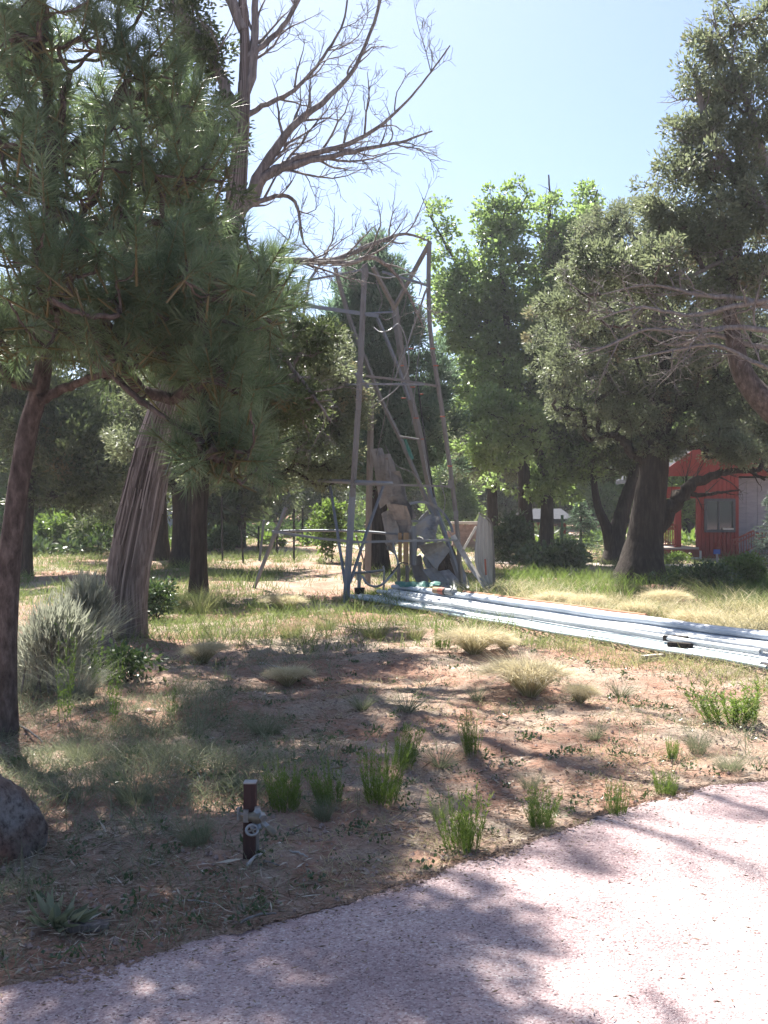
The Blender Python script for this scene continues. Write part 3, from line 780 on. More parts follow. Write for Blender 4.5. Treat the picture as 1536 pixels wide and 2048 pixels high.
tree("juniper_tree", "dark juniper with its trunk half hidden behind the pine trunk", "juniper",
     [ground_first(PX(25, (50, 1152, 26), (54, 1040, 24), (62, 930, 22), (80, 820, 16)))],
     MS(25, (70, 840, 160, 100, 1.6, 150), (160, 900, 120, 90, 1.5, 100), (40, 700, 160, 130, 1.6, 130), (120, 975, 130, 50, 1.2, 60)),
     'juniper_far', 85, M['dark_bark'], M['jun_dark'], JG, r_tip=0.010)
tree("pine_tree", "small reddish-trunked tree beyond the thin black stakes", "pine",
     [ground_first(PX(40, (480, 1098, 20), (484, 1040, 17), (486, 980, 14), (488, 900, 9)))],
     MS(40, (480, 930, 110, 90, 2.0, 90), (450, 1010, 60, 30, 1.4, 30), (430, 840, 90, 80, 1.8, 50)),
     'far', 45, M['pine_bark'], M['jun_dark'], r_tip=0.014)
# conical evergreen behind the tower
D5 = 28
root_con = tree("cypress_tree", "tall conical blue-green evergreen rising behind the derelict tower", "evergreen",
     [ground_first(PX(D5, (752, 1140, 44), (756, 1000, 38), (758, 850, 28), (755, 650, 16), (752, 500, 5)))],
     MS(D5, (750, 500, 20, 30, 0.4, 16), (750, 560, 66, 50, 0.8, 60), (755, 640, 104, 70, 1.2, 130), (765, 740, 136, 80, 1.6, 190), (778, 840, 150, 80, 1.8, 200), (790, 930, 140, 60, 1.7, 140), (865, 800, 60, 110, 1.0, 60), (700, 620, 50, 70, 0.9, 50)),
     'conifer', 120, M['dark_bark'], M['con_leaf'], r_tip=0.008, zpen=0.1)
# the oak
D6 = 31
tree("oak_tree", "tall leafy bright green oak with two dark trunks right of the tower", "oak",
     [ground_first(PX(D6, (1055, 1125, 34), (1052, 1040, 28), (1048, 940, 24), (1040, 800, 18), (1010, 620, 12), (1000, 480, 6))),
      ground_first(PX(D6, (1086, 1138, 30), (1094, 1050, 26), (1090, 950, 22), (1060, 820, 18), (1090, 620, 12), (1100, 430, 6)))],
     MS(D6, (1015, 450, 70, 80, 1.1, 80), (1010, 580, 120, 90, 1.6, 150), (940, 650, 80, 90, 1.2, 80), (1100, 440, 36, 90, 0.8, 26), (1180, 440, 40, 70, 0.9, 24), (880, 470, 40, 60, 0.7, 16), (920, 540, 36, 40, 0.7, 14),
        (1070, 720, 140, 120, 1.7, 190), (1000, 860, 90, 90, 1.4, 110, 29), (1120, 860, 120, 100, 1.5, 140), (960, 760, 70, 90, 1.2, 60), (1090, 960, 120, 50, 1.3, 70), (1130, 560, 90, 110, 1.3, 110), (1060, 620, 80, 90, 1.3, 70), (1165, 480, 60, 80, 1.1, 50), (900, 600, 45, 60, 0.9, 40)),
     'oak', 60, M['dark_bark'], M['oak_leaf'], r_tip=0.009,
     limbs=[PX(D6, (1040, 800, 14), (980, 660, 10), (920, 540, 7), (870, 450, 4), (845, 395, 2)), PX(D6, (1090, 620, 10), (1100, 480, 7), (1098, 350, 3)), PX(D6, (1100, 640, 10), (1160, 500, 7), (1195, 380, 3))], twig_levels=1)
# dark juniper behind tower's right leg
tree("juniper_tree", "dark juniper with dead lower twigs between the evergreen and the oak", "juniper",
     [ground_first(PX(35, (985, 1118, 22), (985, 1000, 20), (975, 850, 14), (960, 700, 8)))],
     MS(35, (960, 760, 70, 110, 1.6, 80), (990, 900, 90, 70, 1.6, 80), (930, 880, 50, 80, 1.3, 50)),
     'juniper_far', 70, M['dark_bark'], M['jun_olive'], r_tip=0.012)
# right group
D7 = 23.3
tree("juniper_tree", "massive old juniper with forking dark trunk in front of the red house", "juniper",
     [ground_first(PX(D7, (1278, 1168, 92), (1290, 1080, 66), (1300, 1000, 60), (1312, 920, 52), (1320, 850, 44), (1330, 720, 26), (1320, 560, 14)))],
     MS(D7, (1300, 640, 170, 120, 1.8, 260), (1170, 680, 130, 110, 1.6, 170), (1240, 470, 110, 80, 1.5, 130), (1400, 540, 130, 120, 1.6, 170), (1360, 800, 170, 90, 1.6, 200), (1220, 810, 120, 80, 1.5, 130), (1480, 850, 120, 70, 1.4, 120), (1470, 700, 120, 110, 1.5, 150), (1440, 890, 90, 40, 1.2, 50, 22), (1505, 900, 60, 40, 1.0, 40, 21), (1330, 880, 60, 40, 1.0, 30), (1560, 800, 120, 160, 1.4, 90), (1260, 590, 120, 80, 1.0, 80, 21.2), (1420, 650, 120, 80, 1.0, 80, 21.2), (1130, 720, 70, 80, 1.0, 40, 21.5)),
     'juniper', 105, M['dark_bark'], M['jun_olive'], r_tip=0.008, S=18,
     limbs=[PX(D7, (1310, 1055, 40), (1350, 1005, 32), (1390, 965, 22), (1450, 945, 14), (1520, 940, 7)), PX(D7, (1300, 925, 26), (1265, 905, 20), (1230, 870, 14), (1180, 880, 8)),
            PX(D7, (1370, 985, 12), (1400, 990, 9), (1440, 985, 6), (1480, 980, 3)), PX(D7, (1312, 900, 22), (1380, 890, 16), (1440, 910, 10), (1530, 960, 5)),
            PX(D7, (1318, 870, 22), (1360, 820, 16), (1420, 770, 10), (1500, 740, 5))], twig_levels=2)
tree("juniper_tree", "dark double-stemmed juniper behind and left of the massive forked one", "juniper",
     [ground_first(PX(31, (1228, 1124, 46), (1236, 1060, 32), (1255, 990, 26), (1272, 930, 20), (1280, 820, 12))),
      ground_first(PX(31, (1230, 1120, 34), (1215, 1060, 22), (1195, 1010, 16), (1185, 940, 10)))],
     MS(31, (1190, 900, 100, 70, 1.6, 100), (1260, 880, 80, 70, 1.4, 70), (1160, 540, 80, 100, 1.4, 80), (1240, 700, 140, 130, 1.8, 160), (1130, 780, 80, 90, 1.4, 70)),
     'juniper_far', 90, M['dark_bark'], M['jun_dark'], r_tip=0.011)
D8 = 14.5
tree("juniper_tree", "near juniper leaning in from the right edge with long grey bare branches", "juniper",
     [ground_first(PX(D8, (1790, 1250, 110), (1740, 1120, 92), (1680, 980, 80), (1590, 860, 64), (1500, 770, 44), (1470, 690, 34), (1460, 600, 24), (1480, 480, 14))),],
     MS(D8, *[(x_, y_, a_, b_, 0.35 + a_ * 0.006, max(3, int(a_ * b_ / 80))) for x_, y_, a_, b_ in [(1430, 35, 25, 14), (1455, 62, 25, 18), (1395, 80, 18, 16), (1410, 97, 14, 13), (1445, 105, 38, 32), (1500, 45, 25, 20), (1375, 145, 24, 26), (1398, 168, 19, 18), (1425, 200, 38, 28),
        (1360, 250, 28, 18), (1395, 252, 38, 28), (1380, 312, 35, 22), (1432, 265, 48, 36), (1475, 180, 46, 55), (1522, 120, 40, 55), (1520, 250, 48, 55), (1330, 330, 22, 14), (1348, 355, 48, 22), (1425, 345, 55, 34), (1495, 350, 55, 45)]],
        (1500, 430, 100, 60, 0.9, 60), (1330, 420, 60, 36, 0.5, 26), (1400, 470, 120, 60, 0.8, 80), (1250, 540, 120, 45, 0.7, 56), (1350, 560, 140, 60, 0.8, 80), (1150, 600, 70, 36, 0.6, 24), (1500, 560, 90, 70, 0.9, 50), (1180, 520, 50, 36, 0.5, 16), (1620, 200, 70, 200, 1.2, 40), (1640, 520, 110, 160, 1.2, 60), (1560, 20, 60, 40, 0.6, 16)),
     'juniper', 78, M['pine_bark'], M['jun_olive'], r_tip=0.0065, S=18, flute=0.08, ragged=1.9,
     limbs=[PX(D8, (1600, 870, 30), (1570, 640, 34), (1560, 470, 34), (1480, 360, 26), (1430, 290, 20), (1400, 200, 12), (1390, 130, 5)), PX(D8, (1560, 470, 24), (1530, 330, 18), (1490, 200, 13), (1450, 100, 8), (1425, 40, 3)), PX(D8, (1480, 360, 12), (1430, 330, 10), (1380, 270, 7), (1345, 255, 3)),
            PX(13.6, (1590, 670, 14), (1480, 655, 10), (1380, 662, 8), (1290, 660, 6), (1220, 690, 6), (1150, 715, 2)), PX(13.5, (1590, 760, 11), (1500, 720, 8), (1430, 690, 6), (1350, 700, 6), (1250, 720, 3)), PX(13.7, (1590, 640, 12), (1500, 600, 10), (1400, 590, 8), (1300, 570, 5), (1200, 590, 2)),
            PX(13.6, (1590, 590, 12), (1480, 610, 10), (1380, 630, 8), (1280, 615, 6), (1190, 640, 3)),
            PX(D8, (1585, 700, 12), (1500, 690, 10), (1420, 670, 8), (1340, 690, 5), (1260, 650, 3)),
            PX(D8, (1600, 500, 14), (1530, 510, 11), (1450, 520, 9), (1360, 560, 6), (1270, 570, 3))],
     limb_mat=M['twig_grey'], twig_levels=3)
# young spruces
def spruce(px, py, d, hpx, wpx, label, leaf, n=90):
    b = G(px, py); d = b[1]
    h = hpx / F * d; w = wpx / F * d / 2
    root = empty("spruce_tree", b, label, "spruce")
    mb = MB(); tubes(mb, spline([(*b, 0.05), (*(b + [0, 0, h]), 0.006)], 8)[:, :3], np.linspace(0.05, 0.006, 8), 7)
    part(mb, "trunk", M['dark_bark'], root, True)
    mb = MB(); mb2 = MB()
    nb = n; t = np.sort(rng.random(nb)); ang = rng.random(nb) * 2 * math.pi
    z = b[2] + h * (0.06 + 0.92 * t); ln = w * (1 - t) ** 0.8 * (0.75 + 0.4 * rng.random(nb)) + 0.06
    tip = np.stack([b[0] + np.cos(ang) * ln, b[1] + np.sin(ang) * ln, z - 0.12 * ln], 1)
    st = np.stack([np.full(nb, b[0]), np.full(nb, b[1]), z], 1)
    tubes(mb2, np.stack([st, (st + tip) / 2 + [0, 0, 0.04], tip], 1), np.tile([0.012, 0.008, 0.004], (nb, 1)), 4)
    part(mb2, "branchwork", M['dark_bark'], root)["kind"] = "stuff"
    k = 46
    u = rng.random((nb, k)) ** 0.7
    P = st[:, None] + (tip - st)[:, None] * u[..., None] + rng.normal(size=(nb, k, 3)) * 0.03
    D = nrm(nrm(tip - st)[:, None] * 0.7 + rng.normal(size=(nb, k, 3)) * 0.6 + [0, 0, 0.1])
    kites(mb, P.reshape(-1, 3), D.reshape(-1, 3), 0.11, 0.022, np.clip(rng.random(nb * k), 0, 1))
    part(mb, "crown", leaf, root)
spruce(1162, 1122, 29, 120, 130, "small dark green spruce between the oak and the forked juniper", M['con_leaf'])
spruce(1552, 1150, 26, 180, 120, "young silvery blue spruce beside the grey house wall", M['blue_spruce'], 110)

# background trees: three kinds, copied and turned
def bg_tree(kind, h, leaf, style, k, n):
    masses = []
    for q in range(9):
        a = q * 2.4 + rng.random(); rr = (0.10 + 0.16 * rng.random()) * h
        masses.append(((math.cos(a) * rr, math.sin(a) * rr, h * (0.22 + 0.6 * (q / 8.0))), (h * 0.19, h * 0.19, h * 0.13), n))
    masses.append(((0, 0, h * 0.88), (h * 0.12, h * 0.12, h * 0.12), n // 2))
    return masses, leaf, style, k
protos = []
for i, (h, leaf, st, k, n) in enumerate([(9, 'jun_dark', 'far', 42, 42), (8, 'oak_leaf', 'far', 40, 40), (8.5, 'jun_olive', 'far', 42, 42)]):
    m_, lf, sty, kk = bg_tree(i, h, M[leaf], st, k, n)
    r = tree("background_tree", ["dark evergreen in the wood beyond the clearing", "leafy green tree in the wood beyond the clearing", "olive juniper in the wood beyond the clearing"][i], "tree",
             [[(0, 0, 0, 0.24), (0.1, 0, h * 0.3, 0.18), (0.0, 0.1, h * 0.65, 0.1), (0, 0, h * 0.92, 0.03)]], m_, sty, kk, M['dark_bark'], lf, "trees in the wood beyond the clearing", r_tip=0.015, S=10)
    protos.append(r)
spots = []
BG = [(-120, 52, 1, 1.0, "outside the left edge, beyond the pine"), (-40, 62, 0, 1.1, "behind the pine trunk, farther back"), (20, 42, 1, 0.8, "low at the far left behind the pine trunk"), (70, 56, 2, 0.9, "right of the pine trunk"), (170, 66, 1, 1.0, "beyond the blue house, left of the leaning juniper"),
      (215, 47, 0, 0.75, "close in front of the blue house"), (270, 62, 0, 1.1, "directly behind the leaning juniper trunk"), (360, 70, 2, 1.2, "above the blue house roof"), (450, 60, 0, 0.85, "left of the reddish-trunked tree"), (540, 66, 1, 0.8, "behind the splayed tower foot"),
      (610, 62, 0, 0.72, "behind the tall thin stakes"), (680, 74, 2, 0.8, "behind the front left tower leg"), (800, 68, 0, 0.85, "right behind the conical evergreen"), (880, 60, 1, 0.8, "seen through the right tower leg"), (945, 66, 0, 0.95, "above the pinkish garden wall"),
      (1020, 58, 2, 0.9, "left of the oak trunks"), (1100, 66, 0, 1.1, "behind the small red shed"), (1180, 56, 1, 1.0, "behind the small dark spruce"), (1250, 62, 0, 1.2, "behind the double-stemmed juniper"), (1330, 68, 2, 1.3, "seen through the red porch opening"),
      (1375, 50, 1, 0.75, "close behind the red porch railing"), (1420, 58, 1, 1.2, "behind the red house gable"), (1510, 62, 0, 1.3, "behind the grey wing of the house"), (1600, 56, 2, 1.2, "at the far right behind the grey wing"), (1680, 50, 0, 1.1, "outside the right edge"),
      (120, 78, 0, 1.2, "far back at the left"), (330, 82, 1, 1.2, "far back behind the dark trunks"), (560, 84, 0, 1.0, "far back left of the tower"), (760, 86, 1, 0.9, "far back behind the tower"), (990, 84, 0, 1.1, "far back left of the oak"), (1210, 80, 2, 1.3, "far back right of the oak"), (1400, 84, 0, 1.4, "far back behind the red house"),
      (500, 52, 1, 0.5, "low beside the pale road left of the stakes"), (640, 50, 0, 0.45, "low and dark behind the tall far stake"), (905, 48, 1, 0.5, "low and bright just left of the garden wall"), (835, 52, 2, 0.5, "low between the tower's right legs")]
for px_, d_, k_, s_, w_ in BG:
    spots.append(((px_ - 768) / F * d_, d_, k_, s_, w_))
used = [False] * 3
for x, y, k_, s_, where in spots:
    src = protos[k_]
    if not used[k_]:
        r = src; used[k_] = True
    else:
        r = src.copy(); COL.objects.link(r)
        for ch in src.children:
            c = ch.copy(); COL.objects.link(c); c.parent = r
    r.location = (x, y, float(gh(x, y)) - 0.05); r.scale = (s_, s_, s_ * (0.9 + 0.2 * rng.random())); r.rotation_euler = (0, 0, rng.random() * 6.28)
    r["label"] = ["dark evergreen", "leafy green tree", "olive juniper"][k_] + " in the wood " + where

# shrubs
def shrub(name, label, cat, px_, py_, wpx, hpx, style, k, leaf, n, group=None, bark=None, depth=None):
    b = G(px_, py_); d = b[1]
    w = wpx / F * d / 2; h = hpx / F * d
    root = empty(name, b, label, cat, group)
    stems = [spline([(b[0] + rng.normal() * w * 0.2, b[1] + rng.normal() * w * 0.2, b[2] - 0.03, 0.01), (b[0] + rng.normal() * w * 0.5, b[1] + rng.normal() * w * 0.5, b[2] + h * 0.6, 0.005)], 5) for _ in range(7)]
    C, D = sample_masses([((b[0], b[1], b[2] + h * 0.55), (w, w * 0.8, h * 0.45), n), ((b[0] + w * 0.3, b[1], b[2] + h * 0.75), (w * 0.5, w * 0.5, h * 0.25), n // 3)])
    C[:, 2] = np.maximum(C[:, 2], b[2] + 0.06)
    ch, rad = grow(np.concatenate(stems), C, 0.0025)
    mb = MB(); tubes(mb, ch, np.minimum(rad, 0.012), 4)
    tubes(mb, np.array(stems)[:, :, :3], np.array(stems)[:, :, 3], 5)
    part(mb, "stems", bark or M['dark_bark'], root)["kind"] = "stuff"
    mb = MB(); leaf_clumps(mb, C, D, 'k', k, STYLE[style]); part(mb, "foliage", leaf, root)
    return root
SG = "leafy shrubs in the shade of the wood"
shrub("shrub", "dark glossy-leaved shrub behind the upright tail vane", "shrub", 1015, 1140, 120, 110, 'shrub_far', 40, M['dark_leaf'], 60)
shrub("shrub", "low dark shrub under the two oak trunks", "shrub", 1110, 1150, 140, 60, 'shrub_far', 36, M['dark_leaf'], 50)
shrub("shrub", "bright green leafy shrub in front of the red porch steps", "shrub", 1485, 1180, 110, 70, 'shrub', 46, M['bright_leaf'], 70)
shrub("shrub", "dark low bush in the shade right of the forked juniper", "shrub", 1400, 1190, 150, 60, 'shrub', 40, M['dark_leaf'], 60)
shrub("shrub", "sunlit green shrub row at the far left before the blue house", "shrub", 120, 1102, 150, 80, 'shrub_far', 44, M['bright_leaf'], 80, SG)
shrub("shrub", "wide green shrub between the pine and the leaning juniper", "shrub", 215, 1096, 130, 70, 'shrub_far', 44, M['bright_leaf'], 60, SG)
shrub("shrub", "pale olive bush left of the leaning juniper trunk", "shrub", 205, 1110, 110, 150, 'juniper_far', 46, M['jun_olive'], 60, SG)
shrub("shrub", "green shrub beyond the black stakes near the pale road", "shrub", 445, 1106, 80, 50, 'shrub_far', 40, M['dark_leaf'], 40, SG)
shrub("shrub", "leafy green bush seen between the two left tower legs", "shrub", 655, 1125, 70, 120, 'shrub_far', 40, M['bright_leaf'], 44, SG)
shrub("shrub", "green shrub under the porch deck of the red house", "shrub", 1345, 1130, 70, 22, 'shrub', 30, M['bright_leaf'], 30)
shrub("shrub", "small leafy green shrub at the foot of the leaning juniper", "shrub", 245, 1362, 180, 60, 'shrub', 16, M['dark_leaf'], 26)
shrub("shrub", "green bush right of the leaning juniper trunk base", "shrub", 310, 1240, 90, 80, 'shrub', 30, M['dark_leaf'], 34)
shrub("sagebrush", "silvery grey sagebrush between the pine and juniper trunks", "sagebrush", 90, 1390, 150, 180, 'sage', 30, M['sage_leaf'], 80, bark=M['grey_bark'])
shrub("sagebrush", "smaller silver sagebrush leaning against the juniper trunk", "sagebrush", 165, 1310, 90, 140, 'sage', 34, M['sage_leaf'], 60, bark=M['grey_bark'])

# ------------------------------------------------------------------ buildings
def red_house():
    Y0 = 34.0
    X_ = lambda px_: (px_ - 768) / F * Y0
    Zp = lambda py_: CAM_H - (py_ - 1024) / F * Y0
    gz = float(gh(X_(1440), Y0))
    root = empty("red_house", (X_(1440), Y0, gz), "red board house with gabled porch and grey side wing behind the forked juniper", "house")
    def pt(f, name, mat, parent=root):
        mb = MB(); f(mb); return part(mb, name, mat, parent)
    xl, xr = X_(1394), X_(1478); zt = Zp(952); zb = gz - 0.1
    wx0, wx1, wz0, wz1 = X_(1411), X_(1467), Zp(1062), Zp(1000)
    wall = pt(lambda mb: [box(mb, ((xl + xr) / 2, Y0 + 0.12, (zt + zb) / 2), (xr - xl - 0.02, 0.14, zt - zb))], "wall", M['red_wall'])
    nb = 10; bw = (xr - xl) / nb
    for i_ in range(nb):
        x0, x1 = xl + i_ * bw, xl + (i_ + 1) * bw; xc = (x0 + x1) / 2
        segs = [(zb, zt)] if not (xc > wx0 and xc < wx1) else [(zb, wz0), (wz1, zt)]
        for (a, b) in segs:
            pt(lambda mb: box(mb, (xc, Y0 + 0.02 + 0.003 * (i_ % 2), (a + b) / 2), (bw - 0.016, 0.04, b - a)), "board", M['red_wall'], wall)
    win = pt(lambda mb: [box(mb, ((wx0 + wx1) / 2, Y0 - 0.02, z_), (wx1 - wx0 + 0.1, 0.07, 0.09)) for z_ in (wz0, wz1)] +
             [box(mb, (x_, Y0 - 0.02, (wz0 + wz1) / 2), (0.09, 0.07, wz1 - wz0 - 0.09)) for x_ in (wx0 - 0.005, wx1 + 0.005)] + [box(mb, ((wx0 + wx1) / 2 - 0.03, Y0 - 0.01, (wz0 + wz1) / 2), (0.045, 0.05, wz1 - wz0 - 0.09))], "window", M['win_frame'])
    xm = (wx0 + wx1) / 2 - 0.03
    for a, b in ((wx0 + 0.04, xm - 0.0225), (xm + 0.0225, wx1 - 0.04)):
        pt(lambda mb: box(mb, ((a + b) / 2, Y0 + 0.012, (wz0 + wz1) / 2), (b - a, 0.012, wz1 - wz0 - 0.09)), "pane", M['glass'], win)
    pt(lambda mb: box(mb, (wx1 - 0.2, Y0 - 0.065, wz0 + 0.07), (0.36, 0.03, 0.06)), "sill_box", M['pale'], win)
    # gable above the wall and porch
    gx0, gx1, gxp, gzt = X_(1328), X_(1545), X_(1442), Zp(868)
    def gable(mb):
        A = [(gx0, Y0 + 0.06, zt), (gx1, Y0 + 0.06, zt), (gxp, Y0 + 0.06, gzt)]
        B_ = [(x, Y0 + 0.20, z) for x, y, z in A]
        mb.add(A + B_, [(0, 1, 2), (5, 4, 3)]); mb.add(A + B_, [(0, 3, 4, 1), (1, 4, 5, 2), (2, 5, 3, 0)])
    pt(gable, "gable", M['red_wall'])
    def roofside(a, b):
        def f(mb):
            dx, dz = b[0] - a[0], b[1] - a[1]
            P = [(a[0], Y0 - 0.5, a[1]), (b[0], Y0 - 0.5, b[1]), (b[0], Y0 + 6, b[1]), (a[0], Y0 + 6, a[1])]
            Q = [(x, y, z + 0.14) for x, y, z in P]
            mb.add(P + Q, [(0, 1, 2, 3), (7, 6, 5, 4), (0, 4, 5, 1), (1, 5, 6, 2), (2, 6, 7, 3), (3, 7, 4, 0)])
        return f
    e0 = (gx0 - 0.25, zt - 0.12); pk = (gxp, gzt + 0.03); e1 = (gx1 + 0.25, zt - 0.12)
    for a, b in ((e0, pk), (pk, e1)):
        rf = pt(roofside(a, b), "roof", M['slate'])
        def fascia(mb):
            beam(mb, [(a[0], Y0 - 0.53, a[1] + 0.05), (b[0], Y0 - 0.53, b[1] + 0.05)], 0.24, 0.05)
        pt(fascia, "fascia", M['red_wall'], rf)
    # porch
    zd = Zp(1094)
    pt(lambda mb: box(mb, ((gx0 + xl) / 2, Y0 + 0.12, Zp(985)), (xl - gx0, 0.16, 0.38)), "beam", M['red_wall'])
    pt(lambda mb: box(mb, (X_(1357), Y0 + 0.12, (zd + Zp(992)) / 2), (0.2, 0.2, Zp(992) - zd)), "post", M['red_wall'])
    dk = pt(lambda mb: box(mb, ((X_(1300) + xl) / 2, Y0 + 1.4, zd - 0.04), (xl - X_(1300), 3.2, 0.07)), "deck", M['deck'])
    pt(lambda mb: box(mb, ((X_(1300) + xl) / 2, Y0 - 0.23, zd - 0.2), (xl - X_(1300), 0.05, 0.26)), "skirt", M['red_dark'], dk)
    pt(lambda mb: box(mb, (xl - 0.1, Y0 - 0.1, gz + 0.1), (0.35, 0.3, 0.3)), "step_block", M['pale'])
    # railings
    def railing(pts, nbal, hgt):
        p = np.array(pts, float)
        r_ = pt(lambda mb: beam(mb, p + [0, 0, hgt], 0.05), "railing", M['red_dark'])
        for dz in (hgt - 0.14, 0.08): pt(lambda mb: beam(mb, p + [0, 0, dz], 0.04), "rail", M['red_dark'], r_)
        q = spline(p, nbal)
        for a in q:
            pt(lambda mb: beam(mb, [a + [0, 0, 0.08], a + [0, 0, hgt]], 0.026), "baluster", M['red_dark'], r_)
    hr = Zp(1050) - zd
    railing([(X_(1300), Y0 - 0.15, zd), (X_(1352), Y0 - 0.15, zd)], 12, hr)
    railing([(X_(1362), Y0 + 2.6, zd), (X_(1402), Y0 + 2.6, zd)], 10, hr)
    railing([(X_(1442), Y0 - 1.2, gz), (X_(1482), Y0 - 1.2, gz + 0.32)], 9, 0.62)
    railing([(X_(1486), Y0 - 1.2, gz + 0.1), (X_(1550), Y0 - 1.2, gz + 0.1)], 12, 0.75)
    # grey wing
    gx = X_(1480); wzt = Zp(955)
    wing = pt(lambda mb: box(mb, (gx + 2.5, Y0 + 2.3, (wzt + zb) / 2), (5.0, 3.5, wzt - zb)), "wing_wall", M['grey_siding'])
    def courses(mb):
        z = zb + 0.02
        while z < wzt - 0.09:
            x = gx - 0.0
            while x < gx + 2.6:
                l = 0.38
                box(mb, (x + l / 2 + 0.005, Y0 + 0.53 + 0.006 * rng.random(), z + 0.045), (l - 0.014, 0.03, 0.082))
                x += l
            z += 0.096
    o = pt(courses, "block_courses", M['grey_siding'], wing); o["kind"] = "stuff"
red_house()

def far_house(name, label, px0, px1, pyb, pyt, Y0, wallm, peak, cat):
    x0, x1 = (px0 - 768) / F * Y0, (px1 - 768) / F * Y0
    xc = (x0 + x1) / 2; gz = float(gh(xc, Y0)); zt = CAM_H - (pyt - 1024) / F * Y0
    root = empty(name, (xc, Y0, gz), label, cat)
    mb = MB(); box(mb, (xc, Y0 + 3, (zt + gz) / 2), (x1 - x0, 6, zt - gz + 0.2)); wl = part(mb, "wall", wallm, root)
    mb = MB(); z = gz + 0.1
    while z < zt - 0.2:
        box(mb, (xc, Y0 - 0.012, z + 0.1), (x1 - x0, 0.03, 0.19)); z += 0.21
    o = part(mb, "siding", wallm, wl); o["kind"] = "stuff"
    for s in (-1, 1):
        mb = MB()
        P = [(x0 - 0.3, Y0 + 3 + s * 3.5, zt - 0.1), (x1 + 0.3, Y0 + 3 + s * 3.5, zt - 0.1), (x1 + 0.3, Y0 + 3, zt + peak), (x0 - 0.3, Y0 + 3, zt + peak)]
        Q = [(a, b, c + 0.15) for a, b, c in P]
        mb.add(P + Q, [(0, 1, 2, 3), (7, 6, 5, 4), (0, 4, 5, 1), (1, 5, 6, 2), (2, 6, 7, 3), (3, 7, 4, 0)])
        part(mb, "roof", M['slate'], root)
    for f_ in (0.25, 0.62):
        wx = x0 + (x1 - x0) * f_; ww = min(1.0, (x1 - x0) * 0.2); wz = (gz + zt) / 2 + 0.1
        mb = MB(); box(mb, (wx, Y0 - 0.04, wz), (ww + 0.14, 0.05, 0.95 if zt - gz > 2 else 0.5)); w_ = part(mb, "window", M['win_frame'], root)
        mb = MB(); box(mb, (wx, Y0 - 0.07, wz), (ww, 0.02, 0.8 if zt - gz > 2 else 0.38)); part(mb, "pane", M['glass'], w_)
far_house("blue_house", "pale blue-grey house mostly hidden behind the left trees", 70, 420, 1050, 985, 58, M['blue_siding'], 1.3, "house")
far_house("red_shed", "small red shed seen beside the oak trunks", 1076, 1132, 1080, 1040, 44, M['red_wall'], 0.35, "shed")

# low wall with stones picked out, behind tower
def garden_wall():
    Y0 = 38; x0, x1 = (905 - 768) / F * Y0, (1046 - 768) / F * Y0
    gz = float(gh(1, Y0)); zt = CAM_H - (1044 - 1024) / F * Y0
    root = empty("garden_wall", ((x0 + x1) / 2, Y0, gz), "low pinkish masonry wall seen behind the tail vane", "wall")
    mb = MB(); box(mb, ((x0 + x1) / 2, Y0 + 0.2, (gz + zt) / 2 - 0.05), (x1 - x0, 0.3, zt - gz - 0.1)); core = part(mb, "core", M['stone'], root)
    z = gz
    rows = 4; hh = (zt - gz - 0.08) / rows
    for r_ in range(rows):
        x = x0 + (0 if r_ % 2 else -0.2)
        while x < x1:
            l = 0.36 + 0.2 * rng.random()
            mb = MB(); box(mb, (x + l / 2, Y0 + 0.02 + 0.02 * rng.random(), gz + hh * (r_ + 0.5)), (l - 0.02, 0.09, hh - 0.02)); part(mb, "stone", M['stone'], core)
            x += l
    mb = MB(); box(mb, ((x0 + x1) / 2, Y0 + 0.15, zt - 0.03), (x1 - x0 + 0.1, 0.46, 0.09)); part(mb, "coping", M['pale'], root)
garden_wall()
# pale kerb stones before the wall
for i_, (pxa, pxb) in enumerate([(940, 958), (982, 992), (994, 1006), (1008, 1018), (1022, 1038), (1040, 1056)]):
    b = G((pxa + pxb) / 2, 1096); w = (pxb - pxa) / F * b[1]
    mb = MB(); box(mb, (b[0], b[1], b[2] + 0.05), (w, 0.25, 0.18), 0.1 * rng.normal()); mb.v[0] += rng.normal(size=(8, 3)) * 0.015
    tag(mb.build("edging_stone", M['pale'], loc=b), "pale flat edging stone before the pinkish wall, " + ["first from the left", "second from the left", "third from the left", "third from the right", "second from the right", "last on the right"][i_], "stone", "edging stones before the garden wall")
def bird_table(px_, pyb, pyt, label, hang):
    b = G(px_, pyb); zt = CAM_H - (pyt - 1024) / F * b[1]
    root = empty("bird_table", b, label, "bird table")
    mb = MB(); tubes(mb, [(b[0], b[1], b[2] - 0.05), (b[0], b[1], zt)], [0.02, 0.02], 8); part(mb, "pole", M['galv'], root)
    mb = MB(); box(mb, (b[0], b[1], zt + 0.02), (0.32, 0.3, 0.05)); part(mb, "tray", M['pale'], root)
bird_table(1013, 1092, 1056, "pale tray on a thin pole beside the tail vane", 0)
bird_table(946, 1094, 1049, "pale tray on a thin pole half behind the tail vane", 0)
def stake(px_, pyb, pyt, wpx, mat, label, group=None, cap=None, name="stake"):
    b = G(px_, pyb); zt = CAM_H - (pyt - 1024) / F * b[1]; r_ = wpx / 2 / F * b[1]
    mb = MB(); lean = rng.normal() * 0.02
    P = spline([(b[0], b[1], b[2] - 0.1), (b[0] + lean, b[1], (b[2] + zt) / 2), (b[0] + lean * 1.5, b[1] + rng.normal() * 0.03, zt)], 6)
    if cap is None:
        tubes(mb, P, np.full(6, r_), 7, cap=True)
        return tag(mb.build(name, mat, loc=b, smooth=True), label, "stake" if name == "stake" else "post", group)
    root = empty(name, b, label, "marker post")
    tubes(mb, P, np.full(6, r_), 7, cap=True); part(mb, "shaft", mat, root)
    mb = MB(); c = P[-1]; box(mb, c + [0, 0, 0.06], (0.17, 0.06, 0.13)); part(mb, "cap", cap, root)
